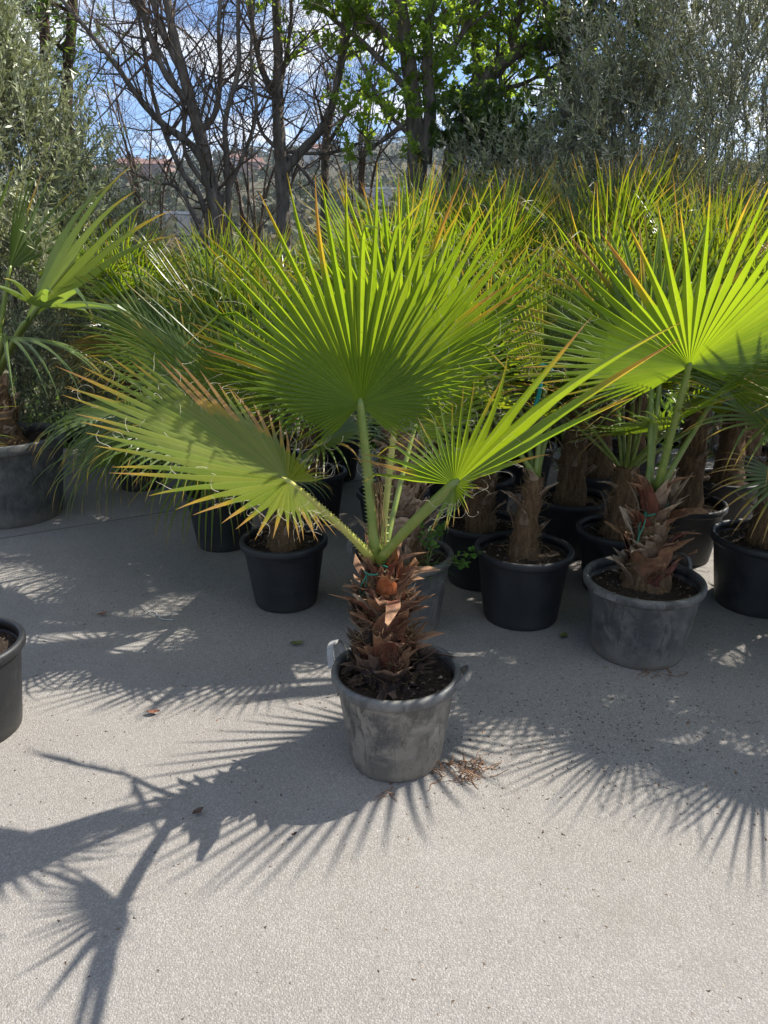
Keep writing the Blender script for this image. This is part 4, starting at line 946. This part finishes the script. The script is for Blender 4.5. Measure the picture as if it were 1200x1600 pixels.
# P5 big grey ribbed pot at the left edge
p5 = V((-2.27, 4.45, 0))
make_pot('plant_pot', 'large grey ribbed pot cut by the left edge', p5, 0.345, 0.285, 0.50, 'pot_grey', 'pot_rim', POTG, 14, (), 0.06, 81, 0.2, 0.06, 0.014)
q5 = tag(empty('fan_palm', p5+V((0, 0, 0.44))), 'broad strap leaved palm in the large ribbed pot at the left edge', 'palm', PG)
trunk(q5, 0.34, 0.12, 0.07, 82, 'trunk', 150)
boots(q5, 0.05, 0.34, 0.12, 0.075, 16, 'boot_tan', 83, 1.3, 0.3)
t5 = q5.location+V((0, 0, 0.34))
frond(q5, t5, at(38, 505, 4.05), (0.66, -0.10, 0.66), (0.2, 0.75, 0.5), 1.0, 6, 0.42, lambda th: 1.0-0.3*abs(th), 0.45, 0.9, 0.09, 0.40, 1.25, seed=84, mat='frond_grey', split=True, pr=(0.02, 0.014))
frond(q5, t5, at(60, 480, 4.0), (0.9, -0.25, 0.05), (0.1, 0.2, 0.9), 0.62, 10, 1.6, None, 0.30, 0.2, 0.12, 0.40, 1.2, seed=85, mat='frond_grey', split=True, pr=(0.018, 0.012), snap=0.3)
frond(q5, t5, at(8, 525, 3.9), (0.25, -0.65, 0.05), (0.1, 0.3, 0.9), 0.74, 24, 1.8, None, 0.26, 0.1, 0.34, 0.40, 1.1, seed=86, mat='frond_grey', split=True, pr=(0.018, 0.012))
frond(q5, t5, at(-40, 420, 4.2), (-0.1, -0.1, 0.9), (0.4, 0.8, 0.2), 0.70, 10, 0.7, None, 0.3, 0.9, 0.03, 0.40, 1.2, seed=87, mat='frond_grey', split=True, pr=(0.018, 0.012))
frond(q5, t5, at(15, 420, 4.5), (0.3, 0.3, 0.85), (0.8, -0.5, 0.1), 0.60, 10, 0.8, None, 0.3, 0.8, 0.06, 0.40, 1.2, seed=88, mat='frond_grey', split=True, pr=(0.018, 0.012))
frond(q5, t5, at(-90, 500, 4.3), (-0.8, -0.1, 0.5), (0.4, 0.2, 0.8), 0.6, 14, 1.3, None, 0.3, 0.5, 0.12, 0.40, 1.2, seed=89, mat='frond_grey', split=True, pr=(0.018, 0.012))
# P6 pot at lower left edge
make_pot('plant_pot', 'dark grey pot cut by the lower left edge', (-1.385, 2.21, 0), 0.195, 0.155, 0.325, 'pot_black', 'pot_black', POTG, 0, (), 0.05, 91)
q6 = tag(empty('fan_palm', (-1.405, 2.21, 0.28)), 'palm standing in the pot cut by the lower left edge', 'palm', PG)
trunk(q6, 0.3, 0.075, 0.05, 92, 'trunk', 60)
rosette(q6, q6.location+V((0, 0, 0.3)), 5, 93, (0.42, 0.5), (0.35, 0.45), (55, 80), az0=radians(120), azs=radians(120))
# P7 black pot right of centre
q7, t7 = fib_palm((0.60, 3.07, 0), 'slim fibre trunked palm with a teal tie, black pot right of centre', 'front black pot right of centre with slim trunk', 0.36, 101, rr=0.20, rb=0.16, ph=0.325, tr=(0.062, 0.036), fr=False, boot=8, lean=(0.03, 0))
frond(q7, t7, at(852, 605, 3.1), (-0.02, 0.05, 1), (0.1, 0.95, 0.1), 0.60, 34, 1.05, None, 0.52, 0.55, 0.01, 0.46, seed=102, mat='frond_dark', split=True, pr=(0.013, 0.010))
frond(q7, t7, at(880, 590, 3.25), (0.35, 0.25, 0.9), (-0.2, -0.9, 0.3), 0.58, 34, 1.5, None, 0.45, 0.3, 0.03, 0.46, seed=103, mat='frond_dark', split=True)
frond(q7, t7, at(800, 590, 3.3), (-0.4, 0.2, 0.9), (0.2, -0.9, 0.3), 0.55, 34, 1.6, None, 0.45, 0.3, 0.03, 0.46, seed=104, mat='frond_dark')
frond(q7, t7, at(760, 640, 3.05), (-0.7, -0.2, 0.45), (0.2, 0.2, 0.9), 0.48, 32, 1.7, None, 0.45, 0.2, 0.12, 0.46, seed=105, mat='frond_dark', split=True)
m = MB(); a_, b_ = at(832, 640, 3.02), at(846, 588, 3.02); pts = [a_, a_.lerp(b_, 0.3)+V((0.008, 0, 0)), a_.lerp(b_, 0.7)+V((0.004, -.01, 0)), b_]
sp, sr = smooth_line(pts, [0.006, 0.009, 0.008, 0.006], 5); m.tube([p-a_ for p in sp], sr, 6)
m.tube([V((0.03*cos(x*0.5)+0.045, 0.03*sin(x*0.5)+0.03, 0.15+0.003*x)) for x in range(14)], 0.005, 5)
o = link('teal_ribbon', m.mesh('teal_ribbon', M['teal'], True, False)); o.location = a_; tag(o, 'teal ribbon tied on the stalk of the slim trunked palm', 'ribbon')
# P11 grey pot, front right
p11 = V((1.02, 2.77, 0))
make_pot('plant_pot', 'worn grey pot front right with shaggy twined trunk', p11, 0.222, 0.178, 0.315, 'pot_grey', 'pot_grey', POTG, 0, ((radians(35), 0.055, 0.2, 0.05, 'pot_grey'), (radians(215), 0.02, 1.2, 0.05, 'pot_grey')), 0.05, 111)
q11 = tag(empty('fan_palm', p11+V((0.02, 0.03, 0.265))), 'fan palm with frayed trunk in the worn grey pot front right', 'palm', PG)
trunk(q11, 0.36, 0.085, 0.045, 112, 'trunk', 130)
boots(q11, 0.0, 0.14, 0.088, 0.075, 16, 'boot', 113, 1.1, 0.2, mix=('boot_tan', 0.2))
boots(q11, 0.10, 0.32, 0.074, 0.05, 18, 'boot_tan', 114, 1.05, 0.45, mix=('boot', 0.35))
boots(q11, 0.30, 0.38, 0.045, 0.03, 6, 'boot', 115, 1.0, 0.2, TRI, mix=('boot_tan', 0.3))
t11 = q11.location+V((0, 0, 0.38))
def prof_11(th):
    a = abs(th); return 1.0 if a < 0.9 else max(0.45, 1.0-0.42*(a-0.9))
frond(q11, t11, at(1077, 572, 2.66), (-0.20, -0.66, 0.72), (-0.05, 1, 0.8), 0.76, 48, 2.35, prof_11, 0.46, 0.12, 0.015, 0.60, seed=116, split=True, threads=26, pr=(0.017, 0.011), thorns=26, label='sunlit round fan leaf with orange tips', dead=lambda th, r: 0.06, jitter=0.03)
frond(q11, t11+V((-0.02, 0.02, 0)), at(1018, 590, 2.95), (-0.25, 0.25, 0.9), (0.1, -0.9, 0.3), 0.62, 38, 2.0, prof_11, 0.45, 0.2, 0.03, 0.46, seed=117, split=True, threads=20, pr=(0.015, 0.010))
frond(q11, t11+V((-0.03, 0.01, 0)), at(1035, 560, 3.0), (0.25, 0.35, 0.9), (-0.1, -0.9, 0.3), 0.64, 38, 2.0, prof_11, 0.45, 0.2, 0.03, 0.46, seed=118, split=True, threads=20, pr=(0.015, 0.010))
frond(q11, t11+V((0.02, 0.03, 0)), at(1130, 600, 2.95), (0.6, 0.2, 0.75), (-0.4, -0.4, 0.8), 0.58, 36, 2.0, prof_11, 0.45, 0.2, 0.05, 0.46, seed=119, split=True, threads=14, pr=(0.013, 0.009))
twine_ring('green_twine', 'green twine looped round the frayed trunk, front right', at(1022, 795, 2.80), 0.052, 'twine', 0.13, 0.5, 0.0024, 3)
# P12 right edge
q12, t12 = fib_palm((1.70, 3.20, 0), 'palm with arching broad leaves at the right edge', 'black pot at the right edge under arching leaves', 0.40, 121, rr=0.22, rb=0.175, ph=0.33, fr=False)
frond(q12, t12, at(1215, 660, 2.85), (-0.85, -0.45, 0.20), (0.1, -0.5, 0.9), 0.52, 26, 1.5, None, 0.30, 0.1, 0.13, 0.40, 1.2, seed=122, mat='frond_grey', split=True, snap=0.25, dead=lambda th, r: 0.08)
frond(q12, t12, at(1225, 745, 2.8), (-0.7, -0.45, -0.3), (0, -0.6, 0.8), 0.34, 18, 1.4, None, 0.30, 0.1, 0.16, 0.40, 1.2, seed=123, mat='frond_grey', split=True, dead=lambda th, r: 0.25)
frond(q12, t12, at(1190, 570, 3.1), (-0.2, 0.1, 0.9), (0.1, -0.9, 0.3), 0.6, 34, 1.8, None, 0.45, 0.2, 0.03, 0.46, seed=124, split=True)
frond(q12, t12, at(1260, 600, 3.2), (0.5, 0.1, 0.8), (-0.3, -0.6, 0.6), 0.58, 34, 1.8, None, 0.45, 0.2, 0.04, 0.46, seed=125)
frond(q12, t12, at(1230, 560, 2.95), (0.2, -0.5, 0.8), (0.1, 0.8, 0.5), 0.55, 34, 1.8, None, 0.45, 0.2, 0.04, 0.46, seed=126)
m = MB(); m.box((0, 0, 0), (0.030, 0.002, 0.075)); o = link('plant_tag', m.mesh('plant_tag', M['tag'], False, False)); o.location = at(1138, 622, 3.35); o.rotation_euler = (0.15, 0.1, 0.3)
m = MB(); m.tube([V((0, 0, 0.036)), V((0.01, 0.03, 0.07)), V((0.02, 0.05, 0.06))], 0.0015, 4); link('loop', m.mesh('loop', M['tag'], False, False), o)
tag(o, 'small grey plant tag hanging among the stalks at the right edge', 'tag')
# rows behind
rows = [((0.46, 3.46), 0.36, 'squat trunked palm behind the slim trunked palm, its pot rim catching sun', 'black pot just left and behind the slim trunked palm', 8),
        ((0.98, 3.85), 0.50, 'palm with light fringed trunk seen between the slim and the twined palm', 'black pot deep in shade behind the slim trunked palm', 9),
        ((1.10, 3.36), 0.38, 'stout fibre trunked palm right behind the twined palm', 'black pot directly behind the worn grey pot front right', 9),
        ((1.55, 3.75), 0.44, 'palm with a sunlit fringe at its foot, right of the twined palm', 'black pot behind and right of the worn grey front right pot', 9),
        ((0.05, 3.95), 0.48, 'palm in the second row straight behind the tan trunked palm', 'black pot hidden behind the ribbed grey pot', 6),
        ((0.55, 4.25), 0.55, 'palm in the third row behind the squat trunked palm', 'black pot in the third row behind the squat palm', 9),
        ((1.25, 4.35), 0.58, 'palm in the third row right of centre, all leaves upright', 'black pot in the third row right of centre', 9),
        ((1.95, 4.20), 0.55, 'palm in the third row near the right edge with yellow lit tips', 'black pot in the third row near the right edge', 9),
        ((0.25, 4.85), 0.62, 'rearmost palm below the twin trunked spring tree', 'black pot of the rearmost palm below the spring tree', 8),
        ((0.95, 5.00), 0.62, 'rearmost palm below the leaning trunk', 'black pot of the rearmost palm below the leaning trunk', 8),
        ((1.65, 5.00), 0.64, 'rearmost palm before the tall silvery olive', 'black pot of the rearmost palm before the silvery olive', 8),
        ((2.35, 4.85), 0.64, 'rearmost palm in the right corner', 'black pot of the rearmost palm in the right corner', 8),
        ((2.25, 3.60), 0.48, 'palm just inside the right edge behind the arching one', 'black pot just off the right edge', 8)]
for k, ((x, y), h, lab, plab, nf) in enumerate(rows):
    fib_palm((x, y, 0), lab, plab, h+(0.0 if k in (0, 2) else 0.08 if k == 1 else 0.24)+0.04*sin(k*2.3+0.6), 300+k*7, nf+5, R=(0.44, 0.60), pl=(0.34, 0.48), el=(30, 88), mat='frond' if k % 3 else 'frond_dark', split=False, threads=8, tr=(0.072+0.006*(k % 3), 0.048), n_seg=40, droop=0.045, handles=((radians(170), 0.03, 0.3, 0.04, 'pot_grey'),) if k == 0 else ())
left = [((-1.66, 5.05), 0.78, 'tall palm with yellow backlit fan before the left olive bush', 'black pot in the dark at left behind the large ribbed pot', 8, (0.42, 0.52), (40, 85)),
        ((-0.95, 4.85), 0.44, 'palm in the back row below the thick leaning tree', 'black pot in the back row below the thick leaning tree', 9, (0.42, 0.52), (35, 80)),
        ((-0.42, 4.35), 0.46, 'palm in the back row below the forked bare tree', 'black pot in the back row below the forked bare tree', 9, (0.44, 0.54), (38, 82)),
        ((-1.12, 4.95), 0.50, 'leafy palm between the large ribbed pot and the hanging leaves', 'black pot in shade right of the large ribbed pot', 12, (0.46, 0.56), (10, 80)),
        ((-0.72, 4.70), 0.50, 'leafy palm in the second row behind the hanging leaves', 'black pot in the second row behind the hanging leaves', 10, (0.46, 0.56), (20, 84)),
        ((-0.35, 5.25), 0.52, 'rearmost palm at left of centre with dark leaves', 'black pot of the rearmost palm left of centre', 8, (0.42, 0.5), (40, 84))]
for k, ((x, y), h, lab, plab, nf, R, el) in enumerate(left):
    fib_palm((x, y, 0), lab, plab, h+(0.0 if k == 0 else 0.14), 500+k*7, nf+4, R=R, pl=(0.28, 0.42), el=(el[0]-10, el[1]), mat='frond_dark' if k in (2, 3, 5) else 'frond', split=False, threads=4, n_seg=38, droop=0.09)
# dead hanging leaf under the tall palm at left
dl = [o for o in bpy.data.objects if o.name.startswith('fan_palm') and o.get('label', '').startswith('tall palm with yellow')][0]
frond(dl, dl.location+V((0.0, -0.03, 0.66)), at(150, 520, 4.8), (0.05, -0.45, -0.85), (0.1, -0.8, 0.3), 0.50, 26, 1.2, None, 0.3, 0.1, 0.05, 0.4, seed=601, mat='frond_dry', label='dead yellow leaf hanging down')
# right hand neighbours whose leaves shade the yard
for k, (x, y, h) in enumerate(((1.92, 2.80, 0.42), (2.42, 2.90, 0.44), (2.18, 3.22, 0.5))):
    fib_palm((x, y, 0), ('palm standing just right of view', 'second palm standing right of view', 'third palm at the right whose leaf tips reach in')[k], ('pot just right of view', 'second pot right of view', 'third pot right of view')[k], h, 700+k*9, 12, R=(0.46, 0.56), pl=(0.34, 0.46), el=(24, 84), mat='frond', split=False, n_seg=40, droop=0.04)

# ------------------------------------------------------------------ small things on the ground
def litter(name, label, n, area, size, mat, seed, kind='stuff', flat=0.35, dens=None):
    r = np.random.default_rng(seed); P = []; vs = []; fs = []
    while len(P) < n:
        x = r.uniform(area[0], area[1]); y = r.uniform(area[2], area[3])
        if dens and r.random() > dens(x, y): continue
        P.append((x, y))
    for x, y in P:
        s = r.uniform(*size); a = r.uniform(0, 6.28); st = r.uniform(1, 2.2); o = len(vs)
        for q in ((-1, -.7, 0), (1, -.6, 0), (.2, .9, 0), (0, 0, flat)):
            px_, py_ = q[0]*s*st, q[1]*s; vs.append((x+px_*cos(a)-py_*sin(a), y+px_*sin(a)+py_*cos(a), 0.0005+q[2]*s))
        fs += [(o, o+1, o+3), (o+1, o+2, o+3), (o+2, o, o+3)]
    me = bpy.data.meshes.new(name); me.from_pydata(vs, [], fs); me.materials.append(M[mat]); me.update()
    tag(link(name, me), label, None, None, kind)
litter('grit', 'loose grit and pebbles on the concrete', 1500, (-2.2, 2.2, 0.7, 4.0), (0.0012, 0.0035), 'crumb', 1)
litter('soil_litter', 'dark soil crumbs and plant bits on the shaded concrete', 1300, (-1.6, 2.2, 1.7, 3.6), (0.0012, 0.0045), 'boot_dark', 2, dens=lambda x, y: 0.07+0.93*(math.exp(-((x-0.75)/0.5)**2-((y-2.25)/0.28)**2)))
litter('leaf_litter', 'scraps of dry leaf scattered round the pots', 90, (-2.0, 2.2, 1.7, 4.2), (0.003, 0.008), 'boot_tan', 3, flat=0.2)
def roots(name, label, c, R, n, seed, L=(0.03, 0.09), h=0.03):
    rnd = random.Random(seed); m = MB()
    for _ in range(n):
        a = rnd.uniform(0, 6.28); r = R*sqrt(rnd.random()); p = V((r*cos(a)*1.3, r*sin(a)*0.7, 0.003)); d = V((rnd.gauss(0, 1), rnd.gauss(0, 1), rnd.uniform(0, 0.8))).normalized(); q = [p]; LL = rnd.uniform(*L)
        for s in range(6):
            d = (d+V((rnd.gauss(0, .4), rnd.gauss(0, .4), rnd.gauss(0, .25)-0.12))).normalized(); nx_ = q[-1]+d*LL/6; nx_.z = max(0.002, min(h, nx_.z)); q.append(nx_)
        m.tube(q, [0.0019*(1-0.6*i/6) for i in range(7)], 4, cap=False)
    o = link(name, m.mesh(name, M['root'], False, False)); o.location = c; tag(o, label, 'roots')
roots('dry_roots', 'tangle of dry roots on the ground beside the front centre pot', gp(722, 1205), 0.075, 60, 1, h=0.035)
roots('dry_roots', 'few dry roots poking out under the worn grey pot front right', gp(1035, 1055), 0.06, 16, 2)
roots('dry_roots', 'tiny root wisp under the front of the centre pot', gp(610, 1240), 0.02, 6, 3, (0.03, 0.05))
m = MB(); pts = [gp(222, 962), gp(240, 957), gp(252, 968), gp(272, 970)]; sp, sr = smooth_line([p+V((0, 0, 0.004)) for p in pts], [0.0026]*4, 6); c0 = sp[0].copy(); m.tube([p-c0 for p in sp], sr, 5)
pts = [gp(224, 950), gp(238, 962), gp(258, 965), gp(270, 961)]; sp, sr = smooth_line([p+V((0, 0, 0.008)) for p in pts], [0.0024]*4, 6); m.tube([p-c0 for p in sp], sr, 5)
o = link('white_string', m.mesh('white_string', M['string'], True, False)); o.location = c0; tag(o, 'short pale string lying on the shaded concrete at left', 'string')
def fallen(name, label, px, py, L, W, mat, rz):
    m = MB(); n = 6
    for i in range(n+1):
        t = i/n; w = W*sin(pi*min(1, t*0.95+0.03))**0.8; x = (t-0.5)*L; z = 0.006+0.010*abs(t-0.5)
        m.vert((x, -w, z+0.006)); m.vert((x, 0, z)); m.vert((x, w, z+0.004))
    for i in range(n):
        for k in range(2): q = i*3+k; m.f.append((q, q+3, q+4, q+1))
    o = link(name, m.mesh(name, M[mat], False, True)); o.location = gp(px, py); o.rotation_euler = (0, 0, rz); tag(o, label, 'leaf')
fallen('dead_leaf', 'reddish dead leaf lying left on the shaded concrete', 240, 1116, 0.045, 0.012, 'dead_leaf', 0.1)
fallen('dead_leaf', 'small brown dead leaf near the pale string', 160, 962, 0.04, 0.012, 'dead_leaf', 0.6)
fallen('dead_leaf', 'curled brown leaf scrap in the shadow before the centre pot', 310, 1272, 0.035, 0.012, 'boot_dark', 0.8)
fallen('dead_leaf', 'tiny dark leaf scrap in the big fan shadow', 460, 1308, 0.016, 0.006, 'boot_dark', 0.5)
fallen('fallen_leaf', 'yellow green fallen leaf behind the left handle of the front centre pot', 464, 1008, 0.055, 0.017, 'old_green', 0.2)
fallen('fallen_leaf', 'dull green leaf scrap right of the front black pot', 880, 996, 0.05, 0.016, 'old_green', 1.1)
